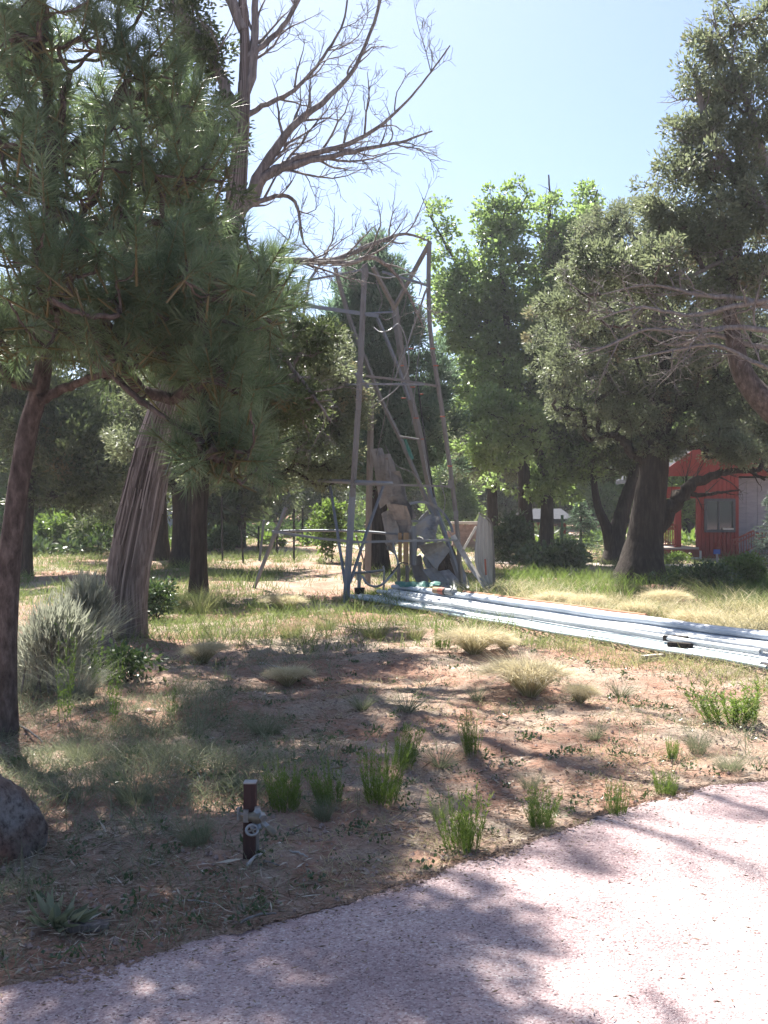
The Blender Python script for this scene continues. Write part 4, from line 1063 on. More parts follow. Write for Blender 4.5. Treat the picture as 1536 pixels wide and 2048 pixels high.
SK = [(445, 1122, 992, "tall thin black stake nearest the dark juniper trunks"), (487, 1126, 1052, "short black stake in front of the reddish trunk"), (517, 1104, 1052, "short black stake just left of the splayed tower foot"),
      (554, 1112, 1064, "shortest black stake just right of the splayed tower foot"), (588, 1122, 1018, "tall black stake midway between tower foot and front leg"), (605, 1090, 1016, "tall far black stake nearest the front tower leg")]
for a in SK: stake(a[0], a[1], a[2], 4.2, M['black'], a[3], "thin black stakes left of the tower")
stake(1122, 1122, 1030, 6, M['green_post'], "green steel post in front of the small red shed", name="fence_post")
stake(1435, 1138, 1108, 5, M['grey_wood'], "short marker post with blue cap in front of the red house", cap=M['blue_cap'], name="marker_post")
# wires strung between the stakes
mb = MB()
for k_, (a, b) in enumerate([((487, 1054), (588, 1064)), ((445, 1010), (588, 1040)), ((487, 1062), (605, 1078))]):
    p0, p1 = W(*a, 32), W(*b, 32)
    t = np.linspace(0, 1, 12)[:, None]
    P = p0 * (1 - t) + p1 * t; P[:, 2] -= (0.22 * (4 * t * (1 - t)))[:, 0]
    tubes(mb, P, np.full(12, 0.012), 5)
tag(mb.build("wire", M['black']), "slack dark wire strung between the thin black stakes", "wire")

# ------------------------------------------------------------------ the derelict wind-pump tower
b0 = G(780, 1200)
tower = empty("windpump_tower", (b0[0], b0[1], b0[2]), "derelict grey steel wind pump tower with buckled upper legs", "tower")
def bar(name, mat, w_px, pts, L=False, dflt=18.8, h=None, tint=0.5):
    P = np.array([W(q[0], q[1], q[2] if len(q) > 2 else dflt) for q in pts])
    w = w_px * (0.84 if L else 0.9) / F * P[0][1]
    mb = MB()
    if len(P) > 2: P = spline(P, max(len(P) * 3, 6)) if len(P) > 4 else P
    beam(mb, P, w, h, L); return part(mb, name, mat, tower)
def rod(name, mat, w_px, pts, dflt=18.8, parent=None, n=None):
    P = np.array([W(q[0], q[1], q[2] if len(q) > 2 else dflt) for q in pts])
    if len(P) > 2: P = spline(P, n or len(P) * 4)
    mb = MB(); tubes(mb, P, np.full(len(P), w_px / 2 / F * P[0][1]), 8, cap=True)
    return part(mb, name, mat, parent or tower, True)
ST, RU = M['steel'], M['rusty']
bar("leg", ST, 14, [(692, 1206, 18.2), (705, 985, 18.35)], True)
bar("leg", RU, 12, [(705, 990, 18.37), (717, 811, 18.5), (730, 528, 18.8)], True)
bar("leg", RU, 9, [(924, 1196, 19.5), (912, 1030, 19.3), (884, 820, 19.1), (862, 678, 19.0), (857, 570, 19.0), (859, 482, 19.0)], True)
bar("leg", RU, 13, [(735, 1168, 21.9), (739, 960, 21.4), (743, 770, 21.0)], True)
bar("leg", ST, 8, [(505, 1184, 20.6), (530, 1119, 20.4), (572, 1015, 20.2)], True)
bar("leg", RU, 9, [(868, 1030, 20.4), (843, 975, 20.4), (801, 878, 20.4), (765, 805, 20.4), (735, 730, 20.3), (700, 640, 20.2), (670, 535, 20.0)], True)
bar("leg", RU, 15, [(872, 1040, 20.8), (860, 975, 20.8), (837, 861, 20.8), (817, 780, 20.8), (800, 690, 20.7), (789, 612, 20.6)], True)
bar("strut", RU, 10, [(860, 484, 19.1), (820, 557, 19.9), (787, 617, 20.5)], True)
bar("strut", RU, 10, [(746, 534, 19.6), (768, 575, 20.0), (791, 618, 20.5)], True)
bar("strut", ST, 8, [(755, 636, 20.3), (778, 690, 20.4), (800, 745, 20.4), (818, 800, 20.4)], True)
bar("leg", ST, 6, [(641, 528, 19.6), (618, 562, 19.6), (600, 670, 19.9)], True)
bar("girt", ST, 4, [(616, 561, 19.5), (728, 539, 18.9)])
bar("girt", ST, 8, [(563, 604, 19.6), (660, 618, 19.0), (757, 632, 18.6)], h=0.014)
bar("girt", ST, 3.5, [(728, 627, 18.7), (785, 624, 19.6)])
bar("brace", ST, 8, [(548, 610, 20.2), (618, 662, 20.0)], True)
bar("brace", ST, 8, [(636, 682, 19.9), (712, 748, 19.6), (736, 776, 19.5)], True)
bar("girt", RU, 5, [(732, 752, 18.7), (800, 760, 18.9), (873, 772, 19.05)])
bar("girt", ST, 4, [(690, 769, 19.6), (734, 768, 18.7), (850, 769, 18.9)])
bar("girt", ST, 5, [(765, 544, 19.3), (856, 571, 19.0)])
rod("tie_rod", ST, 3.5, [(854, 575, 18.9), (822, 668, 19.4), (790, 757, 19.8)])
rod("tie_rod", ST, 2.2, [(850, 582, 18.9), (818, 680, 19.3)])
bar("girt", ST, 8, [(636, 961, 19.8), (712, 964, 18.35), (786, 967, 18.5)], True)
bar("girt", RU, 5, [(706, 968, 18.3), (800, 970, 18.7), (906, 973, 19.2)])
bar("girt", ST, 5, [(545, 1063, 20.2), (640, 1077, 19.3), (700, 1083, 18.3)])
bar("girt", ST, 5, [(697, 1085, 18.2), (800, 1082, 18.7), (914, 1080, 19.3)])
rod("rail", ST, 5, [(545, 1063, 20.3), (640, 1061, 20.3), (740, 1064, 20.0), (822, 1073, 19.8)])
bar("brace", ST, 6, [(660, 972, 19.6), (674, 1060, 18.8), (690, 1165, 18.25)], True)
bar("brace", ST, 6, [(768, 968, 19.6), (733, 1066, 18.9), (700, 1165, 18.25)], True)
bar("brace", RU, 4, [(712, 1072, 20.2), (729, 1128, 20.6)])
bar("brace", ST, 9, [(856, 972, 20.4), (889, 1066, 20.0), (921, 1160, 19.6)], True)
bar("brace", ST, 6, [(828, 940, 20.5), (850, 1000, 20.4), (876, 1050, 20.2)], True)
rod("tie_rod", M['black'], 3.5, [(836, 770, 20.2), (850, 880, 20.1), (868, 995, 20.0)])
bar("brace", ST, 5, [(528, 1040, 20.4), (519, 1122, 20.45)])
bar("brace", ST, 5, [(552, 1055, 20.3), (528, 1125, 20.4)])
rod("tie_rod", RU, 1.6, [(795, 700, 19.6), (760, 880, 20.0), (738, 960, 20.5)])
rod("tie_rod", ST, 1.4, [(842, 670, 19.3), (832, 755, 19.5), (824, 850, 19.8)])
rod("pump_rod", RU, 4, [(800, 873, 20.0), (838, 879, 20.1)])
WI = M['galv']
for wn_, pts in enumerate([
    [(748, 655, 19.4), (760, 664, 19.3), (780, 660, 19.3), (797, 648, 19.4), (812, 680, 19.5), (817, 735, 19.5), (795, 775, 19.6), (765, 800, 19.7), (742, 815, 19.9)],
    [(752, 560, 19.5), (764, 600, 19.6), (758, 625, 19.6), (772, 640, 19.6), (795, 628, 19.7)],
    [(735, 545, 18.9), (775, 556, 19.1), (815, 548, 19.3), (842, 565, 19.3), (838, 592, 19.4)],
    [(725, 545, 18.9), (690, 532, 19.3), (668, 548, 19.6), (655, 580, 19.8)],
    [(622, 575, 19.7), (634, 640, 19.7), (640, 690, 19.8)],
    [(805, 560, 19.6), (812, 600, 19.7), (800, 640, 19.8), (806, 690, 19.9), (795, 730, 20.0)],
    [(880, 960, 19.5), (890, 1000, 19.6), (886, 1040, 19.7), (905, 1075, 19.6)],
    [(770, 890, 20.0), (792, 930, 20.0), (830, 950, 20.0), (850, 1000, 20.1), (845, 1060, 20.1)],
    [(848, 910, 20.2), (858, 960, 20.2), (874, 1010, 20.2), (890, 1060, 20.1)]]):
    P = spline([W(*q) for q in pts], 36); mb = MB(); tubes(mb, P, np.full(36, 0.012 if wn_ in (0, 2) else 0.009), 6)
    part(mb, "loose_wire", WI if wn_ % 2 == 0 else RU, tower, True)
# step bolts with red ends
for (x, y, d_) in [(866, 697, 18.95), (872, 731, 18.95), (885, 833, 19.0), (900, 932, 19.1), (822, 697, 19.5), (803, 731, 19.9), (842, 788, 20.5), (825, 774, 20.5), (807, 796, 20.5), (832, 836, 20.6), (846, 878, 20.6)]:
    mb = MB(); c = W(x, y, d_ - 0.05)
    tubes(mb, [c - [0.045, 0, 0], c + [0.045, 0.01, 0]], [0.013, 0.013], 7, cap=True); part(mb, "step_bolt", M['red_tip'], tower)
# bolted splice plates
for (x, y, d_) in [(705, 985, 18.28), (717, 811, 18.42), (912, 1030, 19.2), (732, 545, 18.7), (901, 968, 19.1)]:
    mb = MB(); box(mb, W(x, y, d_ - 0.04), (0.09, 0.012, 0.16), 0.0); part(mb, "splice_plate", RU, tower)
# flag of teal plastic hanging inside the tower
mb = MB(); patch(mb, [W(807, 879, 20.2), (W(813, 877, 20.2)), W(829, 918, 20.3), W(822, 920, 20.25)], 0.02, 0.004, 9, 4)
tag(mb.build("plastic_strip", M['teal_cloth'], loc=W(815, 900, 20.2)), "torn teal plastic strip hanging from the leaning tower rods", "plastic strip")

# fallen wheel: blades and rim, leaning in the tower
b0 = G(810, 1160)
wheel = empty("collapsed_rotor", b0, "wrecked wind pump rotor with bent grey sheet blades collapsed inside the tower", "rotor")
def blade(pts, bulge, mat='sheet', label=None, wave=0.0, root=wheel, rnd=0.14):
    pp = np.array([W(*p) for p in pts]); pp = pp.mean(0) + (pp - pp.mean(0)) * 1.12
    pp[:, 1] += rng.normal(size=4) * 0.10
    mb = MB(); patch(mb, list(pp), bulge * 0.7, 0.005, 10, 8, 0.03, wave)
    o = part(mb, "blade", M[mat], root, False)
    if label: o["label"] = label
    return o
blade([(744, 905, 20.2), (764, 901, 20.2), (790, 985, 20.1), (760, 1012, 20.3)], 0.06)
blade([(763, 913, 19.9), (781, 912, 19.9), (802, 985, 19.8), (775, 1005, 20.0)], 0.05)
blade([(768, 950, 19.9), (798, 945, 19.8), (812, 1000, 19.8), (790, 1022, 19.9)], 0.06)
blade([(778, 998, 19.8), (800, 990, 19.6), (830, 1032, 19.7), (800, 1050, 19.9)], 0.10)
blade([(775, 1010, 19.8), (812, 1015, 19.7), (826, 1078, 19.7), (796, 1085, 19.8)], 0.10)
blade([(764, 1030, 20.0), (785, 1020, 19.9), (800, 1080, 19.9), (775, 1096, 20.0)], 0.05)
blade([(820, 1062, 19.4), (860, 1030, 19.5), (877, 1036, 19.6), (868, 1078, 19.5)], 0.10)
blade([(838, 1092, 19.5), (884, 1084, 19.6), (899, 1100, 19.6), (872, 1134, 19.5)], 0.08)
blade([(848, 1142, 19.2), (872, 1138, 19.3), (918, 1186, 19.0), (890, 1194, 18.9)], 0.08)
blade([(876, 1146, 19.5), (900, 1142, 19.6), (936, 1172, 19.4), (918, 1186, 19.2)], 0.08)
blade([(883, 1173, 18.9), (903, 1170, 19.1), (920, 1187, 18.8), (900, 1190, 18.6)], 0.02, label="flat sunlit blade end lying on the ground")
blade([(770, 1085, 19.6), (780, 1080, 19.6), (790, 1108, 19.6), (776, 1098, 19.6)], 0.03, wave=0.01, label="crumpled shiny scrap of blade")
blade([(872, 1130, 20.2), (905, 1095, 20.3), (930, 1165, 20.2), (900, 1172, 20.1)], 0.04, 'dark_bark', "blade deep in the wreck, coloured dark for interior shade")  # dark colour stands in for the shade inside the wreck
for (cx, cy, r_, a0, a1, d_) in [(840, 1080, 95, 0.2, 2.3, 20.0), (830, 1090, 60, -0.6, 2.0, 20.2)]:
    t = np.linspace(a0, a1, 22)
    mb = MB(); beam(mb, np.array([W(cx + r_ * math.cos(a) * 0.7, cy - r_ * math.sin(a) * 0.8, d_ + 0.2 * math.sin(a * 2)) for a in t]), 0.05, 0.012); part(mb, "rim", ST, wheel)
for pts in ([(838, 1085, 19.8), (880, 1160, 19.6)], [(838, 1085, 19.8), (800, 1010, 19.9)], [(838, 1085, 19.8), (895, 1078, 19.7)], [(838, 1085, 19.8), (815, 1150, 19.8)]):
    mb = MB(); tubes(mb, [W(*p) for p in pts], [0.016, 0.016], 7, cap=True); part(mb, "spoke", RU, wheel, True)
mb = MB(); c = W(838, 1085, 19.8); tubes(mb, [c - [0.02, 0.16, 0], c + [0.02, 0.16, 0]], [0.11, 0.11], 14, cap=True); part(mb, "hub", RU, wheel, True)
blade([(846, 1118, 19.7), (862, 1090, 19.8), (880, 1120, 19.9), (868, 1150, 19.7)], 0.05)
blade([(822, 1120, 19.9), (842, 1112, 20.0), (856, 1160, 19.9), (838, 1172, 19.8)], 0.06)
blade([(862, 1160, 19.4), (884, 1150, 19.5), (902, 1180, 19.3), (880, 1190, 19.2)], 0.04)
blade([(902, 1120, 19.9), (918, 1112, 19.9), (940, 1170, 19.7), (924, 1180, 19.6)], 0.05)
blade([(838, 1040, 20.2), (856, 1022, 20.3), (870, 1060, 20.3), (850, 1082, 20.2)], 0.05)
# gearbox parts: tan and blue-grey barrel between the blades
mb = MB(); tubes(mb, spline([W(826, 1052, 19.6), W(826, 1130, 19.6)], 4), np.full(4, 0.075), 14, cap=True); part(mb, "barrel", ST, wheel, True)
mb = MB(); box(mb, W(812, 1098, 19.5), (0.10, 0.08, 0.62)); part(mb, "crate_board", M['tan_wood'], wheel)
mb = MB(); box(mb, W(800, 1095, 19.55), (0.07, 0.06, 0.56)); part(mb, "crate_board", M['tan_wood'], wheel)
for x in (797, 814):
    mb = MB(); tubes(mb, [W(x, 1128, 19.5), W(x + 1, 1178, 19.5)], [0.035, 0.035], 8, cap=True); part(mb, "stand_pipe", RU, wheel, True)

# tail vane leaning upright on the right
b0 = G(978, 1204)
vane = empty("tail_vane", b0, "tall streaked grey sheet metal tail vane standing on end right of the tower", "tail vane")
Vp = [(988, 1204, 18.8), (977, 1176, 18.75), (950, 1128, 18.7), (952, 1070, 18.75), (958, 1029, 18.8), (979, 1043, 18.9), (984, 1085, 18.9), (987, 1140, 18.85)]
mb = MB()
A = np.array([W(*p) for p in Vp]); n_ = np.array([0.15, -0.98, 0.05]); nn = len(A)
# fan grid between the left and right outlines with vertical corrugations
Lf = spline([W(*p) for p in [(984, 1200, 18.75), (976, 1176, 18.75), (951, 1130, 18.7), (952, 1072, 18.75), (958, 1029, 18.8)]], 26)
Rt = spline([W(*p) for p in [(990, 1203, 18.95), (988, 1150, 18.95), (985, 1085, 18.95), (980, 1044, 18.95)]], 26)
u = np.linspace(0, 1, 19)[None, :, None]
S_ = Lf[:, None] * (1 - u) + Rt[:, None] * u
S_ = S_ + n_ * (0.016 * np.sin(u * 20) + 0.02 * np.sin(u * 3.14))
M1 = 26 * 19; idx = np.arange(M1).reshape(26, 19)
f = np.stack([idx[:-1, :-1], idx[1:, :-1], idx[1:, 1:], idx[:-1, 1:]], -1).reshape(-1, 4)
mb.add(np.concatenate([S_.reshape(-1, 3), S_.reshape(-1, 3) - n_ * 0.008]), np.concatenate([f, f[:, ::-1] + M1]))
part(mb, "sheet", M['vane'], vane, True)
mb = MB(); beam(mb, spline([W(990, 1206, 18.93), W(989, 1150, 18.93), W(986, 1085, 18.93), W(981, 1043, 18.93), W(958, 1026, 18.8)], 16), 0.03, 0.03); part(mb, "edge_rib", RU, vane)
mb = MB(); beam(mb, [W(970, 1118, 18.6), W(972, 1150, 18.6)], 0.03, 0.02); part(mb, "bracket", M['red_tip'], vane)
# loose beams and scraps
def scrap(name, label, cat, mat, pts, w, h=None, L=False):
    P = [W(*p) for p in pts]; mb = MB(); beam(mb, P, w, h, L)
    return tag(mb.build(name, mat, loc=np.array(P[0])), label, cat)
scrap("steel_beam", "wide grey steel beam slanting down from tower leg to the tail vane foot", "beam", M['vane'], [(906, 1072, 19.4), (940, 1130, 19.0), (982, 1188, 18.5)], 0.10, 0.05)
scrap("steel_beam", "thin pale steel bar lying parallel below the wide slanting beam", "beam", M['vane'], [(930, 1118, 18.9), (981, 1194, 18.3)], 0.045, 0.03)
scrap("pale_stick", "pale straight stick propped against the left edge of the tail vane", "stick", M['pale'], [(927, 1098, 19.1), (953, 1053, 19.2)], 0.045, 0.03)
mb = MB(); patch(mb, [G(938, 1188) + [0, 0, 0.06], G(972, 1184) + [0, 0, 0.10], G(984, 1194) + [0, 0, 0.07], G(966, 1203) + [0, 0, 0.04]], 0.01, 0.008)
tag(mb.build("metal_plate", M['vane'], loc=G(960, 1195)), "flat pale metal plate on the ground at the foot of the tail vane", "metal plate")

# well head with bucket
b0 = G(719, 1197)
bk = empty("bucket", b0, "black plastic bucket beside the front left tower leg", "bucket")
mb = MB(); k_ = b0[1] / F
zz = np.array([0.0, 0.19]); tubes(mb, [b0 + [0, 0, 0.0], b0 + [0, 0, 0.19], b0 + [0, 0, 0.20], b0 + [0, 0, 0.195]], [0.085, 0.098, 0.105, 0.085], 20); part(mb, "shell", M['black'], bk, True)
mb = MB(); tubes(mb, [b0 + [0, 0, 0.13], b0 + [0, 0, 0.14]], [0.09, 0.09], 20, cap=True); part(mb, "filling", M['litter'], bk)
wh = empty("well_head", b0 + np.array([0, 0, 0.14]), "grey well pipe fitting rising from the black bucket with side pipe", "well pipe")
def wp(name, pts, r_, mat=M['galv']):
    P = np.array(pts, float); P = spline(P, 4 * len(P)) if len(P) > 2 else P
    mb = MB(); tubes(mb, P, np.full(len(P), r_), 10, cap=True); part(mb, name, mat, wh, True)
d_ = b0[1]
wp("riser", [W(718, 1176, d_), W(719, 1130, d_)], 0.035)
wp("collar", [W(718, 1160, d_), W(718, 1148, d_)], 0.055)
wp("cross_pipe", [W(708, 1146, d_), W(740, 1144, d_ - 0.05), W(768, 1140, d_ - 0.1)], 0.026)
wp("elbow", [W(766, 1132, d_ - 0.1), W(768, 1143, d_ - 0.1), W(767, 1192, d_ - 0.1)], 0.020)
wp("cap", [W(719, 1132, d_), W(719, 1124, d_)], 0.045)
mb = MB(); P = spline([W(724, 1152, 17.9), W(735, 1168, 17.8), W(752, 1173, 17.8), (W(768, 1166, 17.8)), W(786, 1146, 18), W(796, 1128, 18.4), W(790, 1105, 18.8), W(786, 1085, 19)], 40)
tubes(mb, P, np.full(40, 0.02), 8, cap=True); tag(mb.build("hose", M['galv'], loc=P[0], smooth=True), "grey hose looping from the well head up to the wrecked blades", "hose")
mb = MB(); P = spline([W(768, 1166, 17.9), W(790, 1138, 18), W(803, 1126, 18.3), W(815, 1128, 18.6)], 20)
tubes(mb, P, np.full(20, 0.013), 8, cap=True); tag(mb.build("cable", M['black'], loc=P[0], smooth=True), "thin black cable curling behind the grey hose", "cable")

# pile of long pipes
PILE_A = G(745, 1203); PILE_B = G(1560, 1338)
ax = PILE_B - PILE_A; ax[2] = 0; L0 = np.linalg.norm(ax); ax /= L0
perp = np.array([ax[1], -ax[0], 0.0])
if perp[1] > 0: perp = -perp          # perp points towards the camera
rows = []
specs = [
 # offset towards camera, height index, radius, start, end, material, label
 (-0.56, 0, 0.040, 0.55, 9.2, 'pipe_white'), (-0.46, 0, 0.045, 0.35, 9.0, 'pipe_white'), (-0.36, 0, 0.045, 0.35, 9.4, 'pipe_blue'), (-0.26, 0, 0.045, 0.30, 9.2, 'pipe_white'), (-0.16, 0, 0.045, 0.28, 9.3, 'pipe_white'),
 (-0.06, 0, 0.040, 0.25, 9.5, 'pipe_blue'), (0.03, 0, 0.036, 0.12, 9.3, 'pipe_white'), (0.115, 0, 0.034, 0.02, 9.1, 'pipe_teal'), (0.20, 0, 0.032, -0.05, 9.4, 'pipe_white'), (0.275, 0, 0.028, -0.12, 9.0, 'pipe_teal'), (0.345, 0, 0.028, -0.2, 9.2, 'pipe_white'), (0.41, 0, 0.024, 0.1, 9.3, 'pipe_teal'),
 (-0.51, 1, 0.042, 0.45, 9.1, 'pipe_white'), (-0.41, 1, 0.045, 0.35, 9.3, 'pipe_white'), (-0.31, 1, 0.045, 0.30, 9.0, 'pipe_blue'), (-0.20, 1, 0.045, 0.42, 9.4, 'pipe_white'), (-0.06, 1, 0.042, 0.30, 9.2, 'pipe_white'), (0.10, 1, 0.036, 1.2, 9.0, 'pipe_white'),
 (-0.45, 2, 0.046, 0.40, 9.2, 'pipe_white'), (-0.27, 2, 0.044, 0.40, 9.0, 'pipe_blue'),
]
words = ["rearmost pipe of the bottom layer in the long pale pile", "second pipe from the back in the bottom layer of the pile", "third pipe from the back in the bottom layer of the pile", "fourth pipe from the back in the bottom layer of the pile",
 "fifth pipe from the back in the bottom layer of the pile", "blue-grey pipe in the middle of the bottom layer of the pile", "slim white pipe just in front of the middle of the pile", "thicker teal pipe low on the front side of the pile",
 "slim white pipe between the teal pipes at the pile front", "thin teal pipe second in from the front of the pile", "thin white pipe reaching farthest left at the pile front", "thinnest teal pipe lying foremost on the soil before the pile",
 "white pipe at the back of the middle layer of the pile", "white pipe second from the back in the middle layer", "blue-grey pipe in the middle layer of the pile", "white pipe right of the blue-grey one in the middle layer", "white pipe near the front of the middle layer", "slim white pipe foremost in the middle layer, starting farther right",
 "white pipe on top of the pile at the back", "blue-grey pipe on top of the pile with sunlit upper side"]
for s_, wd_ in zip(specs, words):
    o_, lay, r_, a_, e_, mt = s_
    t = np.linspace(a_ - 0.22, e_, 18)
    P = PILE_A + ax * t[:, None] + perp * (o_ + 0.02 * rng.normal() + 0.03 * np.sin(t * 0.7 + o_ * 9))[:, None]
    r_ *= 0.86; P[:, 2] = np.maximum(gh(P[:, 0], P[:, 1]), -0.02) * 0.3 + 0.05 + r_ + lay * 0.085 + 0.022 * rng.random()
    mb = MB(); tubes(mb, P, np.full(18, r_), 12)
    # hollow end
    for e in (0, 17):
        dirn = ax * (1 if e == 0 else -1)
        tubes(mb, [P[e], P[e] + dirn * 0.001, P[e] + dirn * 0.12], [r_, r_ * 0.86, r_ * 0.86], 12)
    tag(mb.build("pipe", M[mt], loc=P[0], smooth=True), wd_, "pipe", "long pipes in the pile")
# rusty pipe on top and couplings
t = np.linspace(2.3, 6.6, 16); P = PILE_A + ax * t[:, None] + perp * -0.50; P[:, 2] = 0.30
mb = MB(); tubes(mb, P, np.full(16, 0.028), 10, cap=True); tag(mb.build("rusty_pipe", M['pipe_rust'], loc=P[0], smooth=True), "slim rusty red pipe lying along the back of the pile", "pipe")
b1 = PILE_A + ax * 2.0 + perp * -0.30; b1[2] = 0.30
cp = empty("pipe_coupling", b1, "rusty banded pipe coupling lying on top of the pale pipes", "coupling")
for (a, b, r_, mt) in [(-0.30, -0.12, 0.055, 'tan_wood'), (-0.12, 0.05, 0.062, 'red_tip'), (0.05, 0.09, 0.066, 'black'), (0.09, 0.34, 0.058, 'galv')]:
    mb = MB(); tubes(mb, [b1 + ax * a, b1 + ax * b], [r_, r_], 14, cap=True); part(mb, "sleeve", M[mt], cp, True)
for k_, (tt, oo) in enumerate([(7.7, 0.05), (7.95, 0.22)]):
    c = PILE_A + ax * tt + perp * oo; c[2] = 0.13 if k_ else 0.17
    mb = MB(); box(mb, c, (0.26, 0.10, 0.06), -0.6); tag(mb.build("wood_block", M['dark_bark'], loc=c), ["dark block wedged on the pipes near the right edge", "dark lower block at the pipe front near the right edge"][k_], "block", "dark blocks on the pipes")
for k_, tt in enumerate([1.5, 7.9]):
    c = PILE_A + ax * tt; c[2] = gh(c[0], c[1]) + 0.03
    q = perp * 0.8
    mb = MB(); beam(mb, [c - q, c + q * 0.9], 0.09, 0.07); tag(mb.build("bearer", M['grey_wood'], loc=c), ["wooden bearer under the left end of the pipe pile", "wooden bearer under the right part of the pipe pile"][k_], "timber", "bearers under the pipes")
# teal tarp scrap on the left end of the pile
c = PILE_A + ax * 0.9 + perp * -0.45; c[2] = 0.30
mb = MB(); patch(mb, [c + [-0.45, 0.05, 0.0], c + [0.35, -0.1, 0.0], c + [0.42, 0.2, 0.06], c + [-0.35, 0.3, 0.05]], 0.05, 0.006, 9, 7, 0.2, 0.015)
tag(mb.build("tarp_scrap", M['teal_cloth'], loc=c), "small crumpled teal tarp scrap on the left end of the pipes", "tarp")

# ------------------------------------------------------------------ spigot post in the foreground
s0 = G(499, 1716); sd = s0[1]
sp = empty("spigot_post", s0, "short brown-red timber post with old galvanised water tap clamped to it", "water tap")
w_ = 24 / F * sd; hgt = 151 / F * sd
mb = MB(); beam(mb, [s0 + [0, 0, -0.1], s0 + [0.004, 0, hgt]], w_, w_)
part(mb, "post", M['post_red'], sp)
mb = MB(); box(mb, s0 + [0.004, 0, hgt + 0.003], (w_ * 1.04, w_ * 1.04, 0.006)); part(mb, "post_cap", M['bone'], sp)
def S(px_, py_, dd): return W(px_, py_, sd + dd)
def sp_tube(name, pts, rad, mat, n=14, sm=True):
    P = np.array(pts, float); mb = MB()
    tubes(mb, P, np.array(rad, float) if np.ndim(rad) else np.full(len(P), rad), n, cap=True); return part(mb, name, M[mat], sp, sm)
mb = MB(); box(mb, S(492, 1632, -0.040), (0.022, 0.016, 0.054)); part(mb, "clamp_plate", M['galv'], sp)
mb = MB(); box(mb, S(477, 1627, 0.0), (0.012, 0.030, 0.052)); part(mb, "clamp_plate", M['galv'], sp)
mb = MB(); beam(mb, spline([S(477, 1628, -0.015), S(484, 1628, -0.042), S(500, 1630, -0.046), S(514, 1630, -0.03)], 10), 0.008, 0.012); part(mb, "clamp_band", M['galv'], sp)
sp_tube("supply_pipe", [S(513, 1716, 0.012), S(513, 1660, 0.012), S(514, 1640, 0.0)], 0.013, 'galv')
body = sp_tube("valve_body", [S(497, 1634, -0.055), S(503, 1634, -0.055), S(508, 1634, -0.056), S(520, 1636, -0.058), S(527, 1637, -0.06)], [0.020, 0.020, 0.029, 0.029, 0.018], 'brass', 16)
sp_tube("bonnet", [S(515, 1634, -0.056), S(515, 1622, -0.056), S(515, 1621, -0.056), S(515, 1614, -0.056)], [0.020, 0.018, 0.014, 0.013], 'galv')
sp_tube("valve_nut", [S(524, 1630, -0.062), S(527, 1637, -0.09)], 0.017, 'galv', 6, False)
t = np.linspace(0, 2 * math.pi, 22)
hc = S(505, 1659, -0.085)
mb = MB(); tubes(mb, np.stack([hc[0] + 0.026 * np.cos(t), hc[1] - 0.008 + 0.010 * np.sin(t), hc[2] + 0.020 * np.sin(t)], 1), np.full(22, 0.0065), 8); hw = part(mb, "hand_wheel", M['galv'], sp, True)
for a in (0.4, 1.97):
    mb = MB(); beam(mb, [hc + np.array([0.024 * math.cos(a), -0.008, 0.018 * math.sin(a)]), hc - np.array([0.024 * math.cos(a), 0.008, 0.018 * math.sin(a)])], 0.007); part(mb, "wheel_spoke", M['galv'], hw)
sp_tube("wheel_stem", [S(510, 1642, -0.058), S(505, 1659, -0.092)], 0.008, 'galv')
sp_tube("outlet_neck", [S(518, 1642, -0.06), S(519, 1658, -0.075)], 0.013, 'galv')
sp_tube("spout", [S(522, 1640, -0.06), S(530, 1649, -0.072), S(538, 1656, -0.083)], 0.0115, 'galv')
sp_tube("hose_coupling", [S(536, 1653, -0.08), S(537, 1655, -0.082), S(548, 1669, -0.10), S(549, 1670, -0.101)], [0.012, 0.0165, 0.0165, 0.0135], 'brass', 12)

# ------------------------------------------------------------------ boulder, stump, sticks, board
def lump(name, label, cat, c, s, mat, seed, sub=5, rough=0.22):
    import bmesh
    bm = bmesh.new(); bmesh.ops.create_icosphere(bm, subdivisions=sub, radius=1.0)
    r_ = np.random.default_rng(seed)
    v = np.array([x.co[:] for x in bm.verts])
    dsp = np.zeros(len(v))
    for o in range(6):
        fq = 1.4 * 1.9 ** o
        for _ in range(4):
            k = nrm(r_.normal(size=3)) * fq * (1 + 0.4 * r_.random()); dsp += rough / 1.75 ** o * 0.5 * np.sin(v @ k + 6.28 * r_.random())
    # flat facets
    for _ in range(9):
        n_ = nrm(r_.normal(size=3)); h_ = 0.72 + 0.2 * r_.random()
        over = np.maximum(0, v @ n_ * (1 + dsp) - h_); dsp -= over * 0.8
    for x, d in zip(bm.verts, dsp): x.co = x.co * (1 + d)
    me = bpy.data.meshes.new(name); bm.to_mesh(me); bm.free()
    me.vertices.foreach_set("co", (np.array([x.co[:] for x in me.vertices]) * np.array(s)).astype(np.float32).ravel())
    me.materials.append(mat); me.polygons.foreach_set("use_smooth", [True] * len(me.polygons)); me.update()
    o = bpy.data.objects.new(name, me); COL.objects.link(o); o.location = tuple(c); return tag(o, label, cat)
rb = G(-10, 1735)
lump("boulder", "large red boulder mottled with grey lichen at the left edge", "boulder", rb + np.array([-0.16, 0.25, 0.15]), (0.33, 0.32, 0.27), M['rock'], 5)
for i_, (px_, py_, s_, lb) in enumerate([(300, 1425, 0.045, "fist-sized stone left of the dark tuft"), (1215, 1420, 0.03, "small pale stone in the sunlit soil near the pipes"), (1040, 1240, 0.05, "pale stone at the front of the pipes"), (560, 1690, 0.02, "small stone right of the water tap"), (170, 1305, 0.09, "pale flat stone beside the broken stump")]):
    b = G(px_, py_); lump("stone", lb, "stone", b + np.array([0, 0, s_ * 0.25]), (s_, s_ * 0.8, s_ * 0.55), M['pale'] if i_ else M['stone'], 20 + i_, 3, 0.2)
